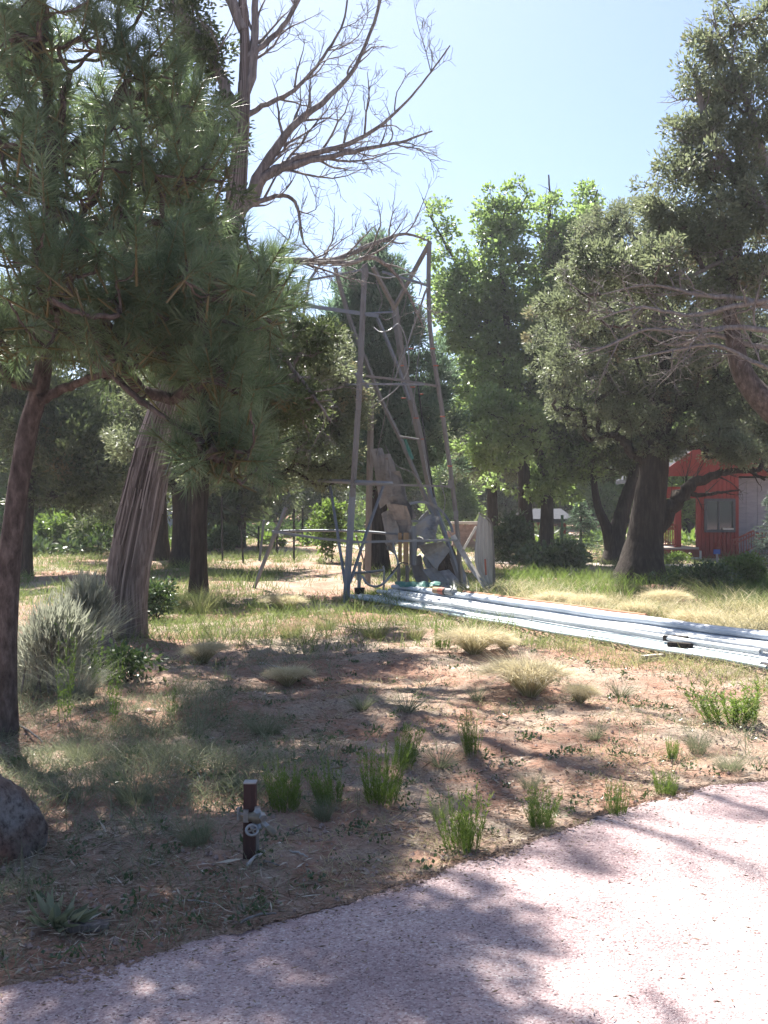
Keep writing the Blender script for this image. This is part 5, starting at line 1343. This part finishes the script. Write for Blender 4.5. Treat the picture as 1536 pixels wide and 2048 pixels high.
# stump
b0 = G(205, 1335)
stp = empty("tree_stump", b0, "low broken grey stump at the left foot of the leaning juniper", "stump")
mb = MB(); n_ = 10
P = spline([(*(b0 + [0.10, 0, -0.05]), 0.22), (*(b0 + [0.02, 0, 0.14]), 0.16), (*(b0 + [-0.05, 0, 0.30]), 0.15)], n_)
tubes(mb, P[:, :3], P[:, 3], 20, 0.5, 0, 0.2); part(mb, "bark", M['jun_bark'], stp, True)
mb = MB(); tubes(mb, [P[-1, :3] - [0, 0, 0.05], P[-1, :3] - [0, 0, 0.04]], [0.14, 0.14], 20, cap=True); part(mb, "heartwood", M['grey_wood'], stp)
for k_ in range(7):
    a = rng.random() * 6.28; c = P[-1, :3] + [math.cos(a) * 0.14, math.sin(a) * 0.14, -0.04]
    mb = MB(); tubes(mb, [c, c + [rng.normal() * 0.02, 0, 0.05 + 0.1 * rng.random()]], [0.03, 0.006], 6); part(mb, "splinter", M['jun_bark'], stp, True)
def stick(label, pts, r_, mat, group=None, d=None):
    P = np.array([G(a, b) + [0, 0, c] for a, b, c in pts]); P = spline(P, 10)
    P[1:-1] += rng.normal(size=(8, 3)) * r_ * 0.3
    rr = np.linspace(r_, r_ * 0.6, 10)
    mb = MB(); tubes(mb, P, rr, 8, cap=True)
    return tag(mb.build("stick", mat, loc=P[0], smooth=True), label, "stick", group)
stick("short bleached stick lying below the water tap", [(494, 1738, 0.02), (510, 1727, 0.03), (529, 1717, 0.035)], 0.008, M['bone'])
stick("dark twig crossing behind the bleached stick", [(526, 1727, 0.01), (545, 1732, 0.015), (560, 1736, 0.01)], 0.005, M['grey_bark'])
stick("curved pale twig on the soil right of the water tap", [(580, 1706, 0.01), (598, 1714, 0.02), (616, 1718, 0.01)], 0.006, M['bone'])
stick("thin stick lying along the driveway edge", [(480, 1856, 0.02), (520, 1844, 0.03), (552, 1837, 0.02)], 0.006, M['grey_bark'])
stick("long thin pale stick in the shade left of the driveway", [(360, 1806, 0.01), (400, 1812, 0.02), (440, 1816, 0.01)], 0.004, M['bone'])
stick("slanting grey stick in the grass left of the tap", [(700 / 2, 1520, 0.02), (385, 1545, 0.03), (400, 1562, 0.02)], 0.006, M['bone'])
stick("thin fallen branch on the shaded soil in mid clearing", [(520, 1330, 0.02), (560, 1345, 0.05), (600, 1352, 0.02)], 0.010, M['bone'])
stick("grey twig lying near the pine trunk foot", [(28, 1450, 0.02), (60, 1472, 0.03), (85, 1490, 0.02)], 0.010, M['grey_bark'])
c = G(172, 1860); mb = MB(); box(mb, c + [0, 0, 0.015], (0.17, 0.06, 0.025), 0.12); tag(mb.build("wood_block", M['jun_bark'], loc=c), "small weathered board lying in the shade at lower left", "board")

# ------------------------------------------------------------------ grasses
def strip_blades(mb, P, D, length, width, tint, bend, seg=4, m=0):
    """curved tapering blades; bend is a droop amount per blade."""
    n = len(P)
    l = np.broadcast_to(length, (n,)); w = np.broadcast_to(width, (n,)); bd = np.broadcast_to(bend, (n,))
    hd = D.copy(); hd[:, 2] = 0; hd = nrm(hd + 1e-6)
    side = nrm(np.cross(D, np.array([0, 0, 1.0])) + rng.normal(size=(n, 3)) * 0.5)
    t = np.linspace(0, 1, seg)
    V = []
    for s in t:
        c = P + D * (l * s)[:, None] + (hd * 0.65 - np.array([0, 0, 0.75])) * (l * bd * s * s)[:, None]
        ww = (w * (1 - s) ** 0.7 / 2)[:, None] + 0.0003
        V.append(c - side * ww); V.append(c + side * ww)
    V = np.stack(V, 1); k = 2 * seg
    base = (np.arange(n) * k)[:, None]
    f = np.concatenate([base + np.array([[2 * i, 2 * i + 1, 2 * i + 3, 2 * i + 2]]) for i in range(seg - 1)], 0)
    mb.add(V.reshape(-1, 3), f, np.repeat(tint, k), m)

def clump_mesh(kind, seed):
    global rng
    keep = rng; rng = np.random.default_rng(seed)
    mb = MB()
    def start(n, r): 
        a = rng.random(n) * 6.28; q = r * np.sqrt(rng.random(n)); return np.stack([np.cos(a) * q, np.sin(a) * q, np.zeros(n) - 0.01], 1), a
    if kind == 'feather':
        n = 520; P, a = start(n, 0.09); tilt = 0.12 + 0.5 * rng.random(n)
        D = nrm(np.stack([np.cos(a) * tilt, np.sin(a) * tilt, np.ones(n)], 1) + rng.normal(size=(n, 3)) * 0.08)
        strip_blades(mb, P, D, 0.35 + 0.35 * rng.random(n), 0.008, np.clip(rng.random(n) * 0.5, 0, 1), 0.15 + 0.3 * rng.random(n))
        n = 480; P, a = start(n, 0.08); tilt = 0.1 + 0.62 * rng.random(n)
        D = nrm(np.stack([np.cos(a) * tilt + 0.12, np.sin(a) * tilt, np.ones(n)], 1) + rng.normal(size=(n, 3)) * 0.1)
        strip_blades(mb, P, D, 0.7 + 0.35 * rng.random(n), 0.010, 0.6 + 0.4 * rng.random(n), 0.12 + 0.30 * rng.random(n), 6)
        for (ll, ww) in ((0.18, 0.008),):
            k = 4; Q = np.repeat(P + D * 0.62 + np.stack([D[:, 0] * 0.2, D[:, 1] * 0.2, -0.13 + 0 * a], 1), k, 0) + rng.normal(size=(n * k, 3)) * 0.03
            DD = nrm(np.repeat(D, k, 0) * [1.2, 1.2, 0.25] + rng.normal(size=(n * k, 3)) * 0.3)
            strip_blades(mb, Q, DD, ll, ww, 0.7 + 0.3 * rng.random(n * k), 0.3, 3)
    elif kind == 'green':
        n = 54; P, a = start(n, 0.24); tilt = 0.02 + 0.30 * rng.random(n)
        D = nrm(np.stack([np.cos(a) * tilt, np.sin(a) * tilt, np.ones(n)], 1) + rng.normal(size=(n, 3)) * 0.04)
        ln = 0.30 + 0.70 * rng.random(n) ** 0.8
        strip_blades(mb, P, D, ln, 0.010, 0.3 + 0.2 * rng.random(n), 0.05, 4)
        k = 34; t = 0.08 + 0.92 * rng.random((n, k))
        Q = P[:, None] + D[:, None] * (ln[:, None] * t)[..., None]
        r3 = rng.normal(size=(n, k, 3)); DD = nrm(D[:, None] * 1.1 + nrm(r3) * 0.75)
        blades_tri(mb, Q.reshape(-1, 3), DD.reshape(-1, 3), 0.07 + 0.06 * rng.random(n * k), 0.014, np.clip(0.25 + 0.65 * rng.random(n * k), 0, 0.9))
        nd = 10; Pd, ad = start(nd, 0.22); Dd = nrm(np.stack([np.cos(ad) * 0.5, np.sin(ad) * 0.5, np.ones(nd)], 1) + rng.normal(size=(nd, 3)) * 0.15)
        strip_blades(mb, Pd, Dd, 0.4 + 0.6 * rng.random(nd), 0.008, np.ones(nd), 0.2, 4)
        nd = 60; Pd, ad = start(nd, 0.4); Dd = nrm(rng.normal(size=(nd, 3)) * [1, 1, 0.25] + [0, 0, 0.25])
        strip_blades(mb, Pd + [0, 0, 0.03], Dd, 0.25 + 0.3 * rng.random(nd), 0.007, np.ones(nd), 0.1, 3)
    elif kind == 'spiky':
        n = 130; P, a = start(n, 0.10); tilt = 0.2 + 0.9 * rng.random(n)
        D = nrm(np.stack([np.cos(a) * tilt, np.sin(a) * tilt, np.ones(n)], 1) + rng.normal(size=(n, 3)) * 0.12)
        strip_blades(mb, P, D, 0.6 + 0.5 * rng.random(n), 0.014, rng.random(n), 0.1 + 0.15 * rng.random(n))
    elif kind == 'tuft':
        n = 420; P, a = start(n, 0.22); tilt = 0.1 + 0.55 * rng.random(n)
        D = nrm(np.stack([np.cos(a) * tilt, np.sin(a) * tilt, np.ones(n)], 1) + rng.normal(size=(n, 3)) * 0.15)
        strip_blades(mb, P, D, 0.45 + 0.6 * rng.random(n), 0.0060, np.clip(0.1 + 0.7 * rng.random(n), 0, 1), 0.15 + 0.35 * rng.random(n))
    elif kind == 'weed':
        n = 9; P, a = start(n, 0.10); D = nrm(np.stack([np.cos(a) * 0.15, np.sin(a) * 0.15, np.ones(n)], 1) + rng.normal(size=(n, 3)) * 0.05)
        ln = 0.6 + 0.4 * rng.random(n); strip_blades(mb, P, D, ln, 0.010, 0.3 + 0.3 * rng.random(n), 0.06, 5)
        k = 34; t = 0.1 + 0.9 * rng.random((n, k)); Q = P[:, None] + D[:, None] * (ln[:, None] * t)[..., None]
        DD = nrm(D[:, None] * 0.4 + rng.normal(size=(n, k, 3)) * 0.7)
        kites(mb, Q.reshape(-1, 3), DD.reshape(-1, 3), 0.05 + 0.04 * rng.random(n * k), 0.018, rng.random(n * k))
    elif kind == 'stalks':
        n = 26; P, a = start(n, 0.12); D = nrm(np.stack([np.cos(a) * 0.2, np.sin(a) * 0.2, np.ones(n)], 1) + rng.normal(size=(n, 3)) * 0.08)
        strip_blades(mb, P, D, 0.6 + 0.5 * rng.random(n), 0.007, rng.random(n), 0.12, 5)
    elif kind == 'leafy':
        n = 46; P, a = start(n, 0.22); tilt = 0.4 + 0.9 * rng.random(n)
        D = nrm(np.stack([np.cos(a) * tilt, np.sin(a) * tilt, np.ones(n)], 1) + rng.normal(size=(n, 3)) * 0.2)
        kites(mb, P, D, 0.5 + 0.5 * rng.random(n), 0.16, rng.random(n))
    rng = keep
    return mb
GM = {'feather': 'grass_tan', 'green': 'grass_green', 'spiky': 'grass_grey', 'tuft': 'grass_grey', 'weed': 'bright_leaf', 'stalks': 'grass_grey', 'leafy': 'grass_grey', 'tuftgreen': 'grass_mix', 'sagegrass': 'sage_leaf'}
cm = {}
for kd in GM:
    cm[kd] = [clump_mesh('tuft' if kd in ('tuftgreen', 'sagegrass') else kd, 100 + 10 * i_ + len(kd)).mesh(kd, M[GM[kd]]) for i_ in range(3)]
NAMES = {'feather': ('feather_grass', 'grass clump', 'pale feathery grass clumps'), 'green': ('green_clump', 'plant', 'upright bright green plants'), 'spiky': ('spiky_tuft', 'grass tuft', 'grey-green spiky tufts'),
         'tuft': ('grass_tuft', 'grass tuft', 'thin grey-green grass tufts'), 'weed': ('tall_weed', 'weed', 'tall thin leafy weeds'), 'stalks': ('grass_stalks', 'grass tuft', 'thin upright stalks'), 'leafy': ('rosette_plant', 'plant', None), 'sagegrass': ('grass_tuft', 'grass tuft', 'silver-grey wispy clumps'), 'tuftgreen': ('grass_tuft', 'grass tuft', 'green grass tufts in the shade')}
CL = [
 ('feather', 1058, 1392, 118, 1.15, "largest pale feathery grass clump, standing alone before the pipes"),
 ('feather', 948, 1308, 84, 1.15, "pale feathery grass clump right of the short bright green clump by the pipes"),
 ('feather', 1160, 1406, 60, 1.0, "small feathery grass clump right of the largest one"),
 ('feather', 408, 1326, 66, 1.0, "pale feathery grass clump right of the leaning juniper foot"),
 ('feather', 575, 1372, 62, 1.2, "whitish feathery grass clump at the edge of the dark shadow in mid clearing"),
 ('feather', 1010, 1300, 40, 1.0, "low straw-coloured clump tucked under the front pipes"),
 ('feather', 1330, 1212, 52, 1.2, "golden feathery clump in front of the forked juniper trunk"),
 ('feather', 1180, 1225, 60, 1.15, "pale feathery clump behind the pipes below the oak"),
 ('feather', 1270, 1240, 58, 1.15, "straw-pale feathery clump behind the middle of the pipes"),
 ('feather', 1400, 1262, 64, 1.15, "feathery clump behind the pipes towards the right edge"),
 ('feather', 1110, 1215, 50, 1.4, "feathery clump just right of the tail vane"),
 ('feather', 570, 1220, 50, 1.4, "pale feathery clump in the shade left of the front tower leg"),
 ('green', 884, 1298, 58, 1.0, "short bright green clump against the front of the pipes"),
 ('green', 944, 1508, 86, 0.8, "bright green upright plant in the middle of the open soil"),
 ('green', 806, 1536, 92, 0.7, "upright green plant at the edge of the shadow, left of the open-soil one"),
 ('green', 762, 1606, 118, 0.9, "tall green plant in the shade above the driveway edge"),
 ('green', 572, 1622, 104, 1.0, "dark green upright plant right of the water tap"),
 ('green', 925, 1704, 124, 0.9, "tallest green plant, right at the driveway edge"),
 ('green', 1082, 1656, 82, 1.2, "wide green plant along the driveway edge right of the tallest one"),
 ('green', 1166, 1664, 40, 1.0, "tiny green plant on the driveway edge"),
 ('green', 1232, 1636, 100, 0.7, "slim green plant at the sunny driveway edge"),
 ('green', 1330, 1606, 56, 1.2, "low green plant farthest right on the driveway edge"),
 ('green', 1465, 1448, 92, 1.6, "wide loose bright green plant near the right edge by the pipes"),
 ('green', 1345, 1520, 48, 0.9, "small green plant beside the tan-tipped tuft"),
 ('green', 660, 1612, 90, 0.9, "dim green plant between the water tap plant and the tall shaded plant"),
 ('spiky', 815, 1424, 58, 1.2, "grey-green spiky tuft in the dappled middle of the clearing"),
 ('spiky', 952, 1402, 50, 0.8, "grey-green spiky tuft left of the largest feathery clump"),
 ('spiky', 1190, 1480, 50, 1.2, "blue-grey spiky tuft in the sunlit open soil"),
 ('spiky', 880, 1535, 60, 1.2, "grey spiky tuft right of the shadow-edge green plant"),
 ('spiky', 1240, 1395, 48, 1.1, "spiky tuft close in front of the pipes"),
 ('spiky', 725, 1420, 54, 1.2, "dark spiky tuft inside the shadow in mid clearing"),
 ('tuft', 1394, 1506, 76, 0.8, "tan-tipped grass tuft by the right edge of the open soil"),
 ('tuft', 392, 1690, 112, 1.0, "tall thin grass tuft in deep shade left of the water tap"),
 ('tuft', 270, 1605, 110, 1.1, "wide grey grass tuft above the shaded bare soil at left"),
 ('tuft', 530, 1470, 72, 1.1, "grey-green grass tuft right of the weeds in the left grass"),
 ('tuft', 160, 1520, 80, 1.1, "grass tuft between the pine foot and the boulder"),
 ('tuft', 645, 1640, 80, 0.9, "thin grass tuft behind the driveway edge right of the tap"),
 ('tuft', 1060, 1580, 60, 1.0, "low grey tuft above the wide driveway-edge plant"),
 ('tuft', 880, 1640, 70, 0.9, "grey grass tuft left of the tallest green plant"),
 ('tuft', 1460, 1540, 56, 1.6, "low sprawling tuft at the right end of the driveway edge"),
 ('stalks', 45, 1790, 130, 0.7, "thin pale stalks standing in front of the red boulder"),
 ('stalks', 390, 1470, 150, 0.7, "tall thin stalks in the left grass in front of the stump"),
 ('stalks', 1270, 1600, 60, 0.8, "thin dry stalks right of the slim driveway-edge plant"),
 ('sagegrass', 60, 1380, 170, 1.0, "silver-grey wispy grass clump beside the pine trunk"),
 ('sagegrass', 110, 1350, 190, 0.9, "tallest silver-grey wispy clump between pine and leaning juniper"),
 ('sagegrass', 150, 1395, 120, 1.2, "low silver-grey wispy clump in front of the sagebrush"),
 ('sagegrass', 180, 1290, 150, 0.9, "silver-grey wispy clump touching the leaning juniper trunk"),
 ('weed', 130, 1440, 210, 0.5, "tall leafy weed in front of the silver sagebrush"),
 ('weed', 225, 1450, 170, 0.5, "leafy weed right of the tallest one by the sagebrush"),
 ('weed', 190, 1385, 150, 0.5, "slim leafy weed close to the stump"),
 ('weed', 345, 1440, 90, 0.8, "short leafy weed below the leaning juniper shadow"),
 ('leafy', 112, 1850, 66, 1.4, "low rosette of grey-green leaves in the lower left shade"),
 ('leafy', 470, 1580, 30, 1.6, "small rosette of leaves behind the water tap"),
 ('tuftgreen', 750, 1276, 66, 1.0, "dark green tuft in front of the left pipe ends"),
 ('tuftgreen', 828, 1278, 62, 1.0, "green tuft in front of the pipes left of the short bright clump"),
 ('tuftgreen', 582, 1276, 74, 1.0, "green tuft in the grass left of the tower front leg"),
 ('tuftgreen', 655, 1262, 64, 1.0, "green tuft just left of the tower front leg foot"),
 ('tuftgreen', 400, 1225, 80, 1.4, "green grass tuft at the foot of the slim dark trunk"),
 ('tuftgreen', 440, 1215, 64, 1.4, "grass tuft right of the slim dark trunk"),
 ('tuftgreen', 1090, 1195, 60, 1.4, "green tuft in the shade under the oak"),
 ('tuftgreen', 1180, 1190, 60, 1.4, "green tuft in the shade left of the forked juniper"),
 ('tuftgreen', 1235, 1195, 56, 1.4, "green tuft right at the forked juniper foot"),
 ('tuftgreen', 1450, 1205, 60, 1.8, "green tuft in the shade before the red porch steps"),
 ('tuftgreen', 1520, 1225, 60, 1.8, "green tuft in the shade at the right edge behind the pipes"),
]
for kd, px_, py_, hp, wf, lb in CL:
    b = G(px_, py_); h = hp / F * b[1]
    nm, cat, grp = NAMES[kd]
    o = bpy.data.objects.new(nm, cm[kd][rng.integers(0, 3)]); COL.objects.link(o)
    o.location = tuple(b); o.rotation_euler = (rng.normal() * 0.07, rng.normal() * 0.07, rng.random() * 6.28)
    hs = h / 0.95; o.scale = (hs * wf * (0.8 + 0.5 * rng.random()), hs * wf * (0.8 + 0.5 * rng.random()), hs)
    tag(o, lb, cat, grp)

# ground cover: uncountable thin grass, dry litter, grit
def scatter(n, dmin, dmax, power=1.0, half=0.47):
    """points on the ground inside a wide wedge in front of the driveway, denser nearby."""
    u = rng.random(n); d = (dmin ** (1 - power) + u * (dmax ** (1 - power) - dmin ** (1 - power))) ** (1 / (1 - power)) if power != 1 else dmin * (dmax / dmin) ** u
    x = (rng.random(n) * 2 - 1) * half * d + 0.0
    ok = d > edge_y(x) + 0.06
    return x[ok], d[ok]
def fieldnoise(x, y, s, seed):
    r_ = np.random.default_rng(seed); v = np.zeros_like(x)
    for o in range(5):
        for _ in range(3):
            a = r_.random() * 6.28; f_ = s * (1.7 ** o) * (0.8 + 0.4 * r_.random()); v += np.sin((x * math.cos(a) + y * math.sin(a)) * f_ + r_.random() * 6.28) / (1.5 ** o)
    return v / 4
def cover(name, n, dens, mat, h, w, tintf, dmin=3.4, dmax=34, power=1.0, tilt=0.6, bend=0.35, seg=3, per=6, spread=0.05):
    x, y = scatter(n, dmin, dmax, power)
    u = x / y * F + 768; v = 1024 + CAM_H / y * F
    keep = rng.random(len(x)) < dens(x, y, u, v)
    x, y = x[keep], y[keep]
    x = np.repeat(x, per) + rng.normal(size=len(x) * per) * spread; y = np.repeat(y, per) + rng.normal(size=len(y) * per) * spread
    ok = y > edge_y(x) + 0.03; x, y = x[ok], y[ok]
    m_ = len(x); P = np.stack([x, y, gh(x, y) - 0.005], 1)
    D = nrm(rng.normal(size=(m_, 3)) * tilt + [0, 0, 1.0]); D[:, 2] = np.abs(D[:, 2])
    hh = h(x, y) * (0.5 + 0.8 * rng.random(m_))
    mb = MB(); strip_blades(mb, P, D, hh, w * np.sqrt(np.maximum(y, 4) / 6), tintf(m_), bend * (0.5 + rng.random(m_)), seg)
    print(name, m_)
    return tag(mb.build(name, mat), kind='stuff')
sm = lambda a, b, t: np.clip((t - a) / (b - a), 0, 1)
# left half: thin mixed grass; right rear band: tall pale grass; centre: bare
def d_left(x, y, u, v):
    nse = sm(-0.25, 0.45, fieldnoise(x, y, 1.6, 3))
    leftness = sm(720, 430, u)
    bare = sm(1560, 1640, v)
    return np.clip((0.15 + 0.85 * nse) * (0.10 + 0.9 * leftness) * (1 - 0.85 * bare), 0, 1)
cover("grass", 15000, d_left, M['grass_grey'], lambda x, y: 0.11 + 0.13 * sm(-0.3, 0.5, fieldnoise(x, y, 2.3, 5)), 0.0038, lambda n: rng.random(n), 3.4, 14, 1.0, 0.5, 0.35, 4, 9, 0.05)
def d_back(x, y, u, v):
    return sm(-0.5, 0.3, fieldnoise(x, y, 0.9, 7)) * sm(11.5, 15, y) * (1 - 0.8 * sm(480, 560, u) * sm(760, 700, u) * sm(1230, 1200, v) * sm(1140, 1160, v))
cover("grass", 22000, d_back, M['grass_back'], lambda x, y: 0.17 + 0.22 * sm(-0.3, 0.5, fieldnoise(x, y, 1.3, 8)), 0.006, lambda n: np.clip(rng.random(n) * 0.8, 0, 1), 11, 46, 1.0, 0.35, 0.3, 3, 9, 0.09)
def behind_pile(x, y):
    q = (x - PILE_A[0]) * ax[1] * -1 + (y - PILE_A[1]) * ax[0]
    return q
def d_right(x, y, u, v):
    q = behind_pile(x, y)
    return sm(0.75, 1.2, q) * sm(4.6, 3.0, q) * sm(930, 1030, u) * sm(-0.6, 0.1, fieldnoise(x, y, 1.5, 9))
cover("grass", 22000, d_right, M['grass_tan'], lambda x, y: 0.30 + 0.22 * sm(-0.3, 0.5, fieldnoise(x, y, 1.3, 8)), 0.0055, lambda n: rng.random(n), 9.5, 21, 1.0, 0.35, 0.5, 5, 7, 0.08)
def d_shade(x, y, u, v):
    return sm(17.5, 19, y) * sm(25, 22, y) * sm(960, 1040, u) * sm(-0.6, 0.1, fieldnoise(x, y, 1.1, 31))
cover("grass", 9000, d_shade, M['grass_green'], lambda x, y: 0.26 + 0.20 * sm(-0.3, 0.5, fieldnoise(x, y, 1.3, 33)), 0.007, lambda n: rng.random(n) * 0.8, 17, 26, 1.0, 0.3, 0.3, 4, 8, 0.12)
def d_center(x, y, u, v):
    return sm(0.0, 0.6, fieldnoise(x, y, 2.1, 13)) * sm(500, 800, u) * sm(13.5, 11, y) * 0.8
cover("grass", 9000, d_center, M['grass_tan'], lambda x, y: 0.05 + 0.05 * rng.random(len(x)), 0.0035, lambda n: np.clip(rng.random(n) * 0.75, 0, 1), 4.0, 14, 1.0, 0.9, 0.4, 3, 8, 0.035)
def d_pile(x, y, u, v):
    q = behind_pile(x, y); return sm(-1.25, -0.9, q) * sm(-0.45, -0.6, q) * sm(820, 980, u) * 0.8
cover("grass", 9000, d_pile, M['grass_mix'], lambda x, y: 0.16 + 0.12 * rng.random(len(x)), 0.0045, lambda n: 0.35 + 0.6 * rng.random(n), 9, 19, 1.0, 0.5, 0.4, 4, 9, 0.06)
def undergrowth(name, n, d0, d1, hmax, mat, seed, u0=-250, u1=1850):
    r_ = np.random.default_rng(seed); u = u0 + r_.random(n) * (u1 - u0); d = d0 + (d1 - d0) * r_.random(n)
    x = (u - 768) / F * d; k = 40
    hb = hmax * (0.35 + 0.65 * r_.random(n)) * (0.6 + 0.4 * sm(-0.4, 0.4, fieldnoise(x, d, 0.35, seed)))
    C = np.stack([x, d, gh(x, d)], 1)
    off = r_.normal(size=(n, k, 3)); off = off / np.linalg.norm(off, axis=-1, keepdims=True) * (r_.random((n, k, 1)) ** 0.4)
    P = C[:, None] + off * np.stack([hb * 0.8, hb * 0.8, hb * 0.5], 1)[:, None] + np.array([0, 0, 1.0]) * (hb * 0.45)[:, None, None]
    D = nrm(nrm(off) + r_.normal(size=(n, k, 3)) * 0.6 + [0, 0, 0.3])
    mb = MB(); kites(mb, P.reshape(-1, 3), D.reshape(-1, 3), 0.30 * (0.6 + 0.8 * r_.random(n * k)), 0.17, np.clip(np.repeat(r_.random(n) * 0.5, k) + 0.5 * r_.random(n * k), 0, 1))
    tag(mb.build(name, mat), kind='stuff')
undergrowth("undergrowth", 420, 61, 74, 3.6, M['jun_dark'], 41)
undergrowth("undergrowth", 420, 61, 72, 2.2, M['bright_leaf'], 42)
undergrowth("undergrowth", 500, 88, 110, 7.0, M['jun_dark'], 43)
undergrowth("undergrowth", 200, 40, 45, 0.5, M['bright_leaf'], 44)
undergrowth("undergrowth", 130, 35, 43, 1.1, M['dark_leaf'], 45, -300, 430)
undergrowth("undergrowth", 60, 41, 46, 1.3, M['jun_dark'], 46, 800, 1120)
undergrowth("undergrowth", 60, 46, 49, 1.0, M['dark_leaf'], 47, 420, 760)
# small broad-leaved seedlings
x, y = scatter(750, 3.5, 15, 1.0); m_ = len(x); k = 16
P = np.repeat(np.stack([x, y, gh(x, y)], 1), k, 0) + rng.normal(size=(m_ * k, 3)) * [0.03, 0.03, 0.0]
P[:, 2] += 0.005 + 0.05 * rng.random(m_ * k) * np.repeat(rng.random(m_), k)
mb = MB(); kites(mb, P, nrm(rng.normal(size=(m_ * k, 3)) + [0, 0, 0.7]), np.repeat(0.015 + 0.035 * rng.random(m_) ** 2, k), np.repeat(0.008 + 0.012 * rng.random(m_), k), np.repeat(rng.random(m_), k) * 0.9)
tag(mb.build("ground_weeds", M['dark_leaf']), kind='stuff')
# litter: needles, bark scraps, twigs lying flat
n = 110000; x, y = scatter(n, 3.4, 17, 1.0); nse = fieldnoise(x, y, 1.9, 21); ok = rng.random(len(x)) < 0.25 + 0.75 * sm(-0.3, 0.5, nse); x, y = x[ok], y[ok]; m_ = len(x)
a = rng.random(m_) * 6.28; D = np.stack([np.cos(a), np.sin(a), rng.normal(size=m_) * 0.22], 1)
mb = MB(); lg = rng.random(m_) < 0.12
kites(mb, np.stack([x, y, gh(x, y) + 0.006 + 0.012 * rng.random(m_)], 1), nrm(D), np.where(lg, 0.10, 0.05) * (0.5 + rng.random(m_)), np.where(rng.random(m_) < 0.10, 0.011, 0.0042) * (0.6 + 0.8 * rng.random(m_)), rng.random(m_))
tag(mb.build("litter", M['litter']), kind='stuff')
# clods and grit
n = 9000; x, y = scatter(n, 3.5, 14, 1.0); m_ = len(x)
r_ = 0.004 + 0.012 * rng.random(m_) ** 3
oc = np.array([(1, 0, 0), (-1, 0, 0), (0, 1, 0), (0, -1, 0), (0, 0, 1), (0, 0, -1)], float); of = np.array([(0, 2, 4), (2, 1, 4), (1, 3, 4), (3, 0, 4), (2, 0, 5), (1, 2, 5), (3, 1, 5), (0, 3, 5)])
V = np.stack([x, y, gh(x, y) + 0.004], 1)[:, None] + oc[None] * r_[:, None, None] * (0.7 + 0.6 * rng.random((m_, 6, 1)))
mb = MB(); mb.add(V.reshape(-1, 3), (of[None] + (np.arange(m_) * 6)[:, None, None]).reshape(-1, 3), np.repeat(rng.random(m_), 6))
tag(mb.build("gravel", M['stone']), kind='stuff')
n = 6000; x = (rng.random(n) * 2 - 1) * 3.2; y = edge_y(x) + 0.03 - 0.075 * rng.random(n) ** 3 * (0.4 + 0.9 * np.clip(np.sin(x * 5.1) + np.sin(x * 11.7 + 1), 0, 2)); r_ = 0.003 + 0.008 * rng.random(n) ** 2
V = np.stack([x, y, np.where(y < edge_y(x), 0.018, 0.012)], 1)[:, None] + oc[None] * r_[:, None, None] * np.array([1.3, 1.3, 0.8]) * (0.7 + 0.6 * rng.random((n, 6, 1)))
mb = MB(); mb.add(V.reshape(-1, 3), (of[None] + (np.arange(n) * 6)[:, None, None]).reshape(-1, 3))
tag(mb.build("loose_soil", M['ground']), kind='stuff')
# needles and bits on the driveway
n = 5000; x = (rng.random(n) * 2 - 1) * 2.8; y = edge_y(x) - 3.2 * rng.random(n) ** 5 - 0.005; a = rng.random(n) * 6.28
mb = MB(); kites(mb, np.stack([x, y, np.full(n, 0.027)], 1), np.stack([np.cos(a), np.sin(a), np.zeros(n) + 0.05], 1), 0.012 + 0.03 * rng.random(n) ** 3, 0.006, rng.random(n) * 0.6)
tag(mb.build("debris", M['litter']), kind='stuff')
# ------------------------------------------------------------------ thin added volume, standing in mostly for lens glare
mb = MB(); box(mb, (0, 130, 7.75), (620, 460, 18.5))
hz = bpy.data.materials.new("glare_haze_air"); hz.use_nodes = True
hn = hz.node_tree; hn.nodes.remove(hn.nodes["Principled BSDF"])
pv = hn.nodes.new("ShaderNodeVolumePrincipled")
pv.inputs["Color"].default_value = (0.90, 0.93, 1.0, 1); pv.inputs["Density"].default_value = 0.0007; pv.inputs["Anisotropy"].default_value = 0.35
hn.links.new(pv.outputs[0], hn.nodes["Material Output"].inputs["Volume"])
tag(mb.build("glare_haze", hz), kind='stuff')
print("verts", sum(len(m.vertices) for m in bpy.data.meshes))
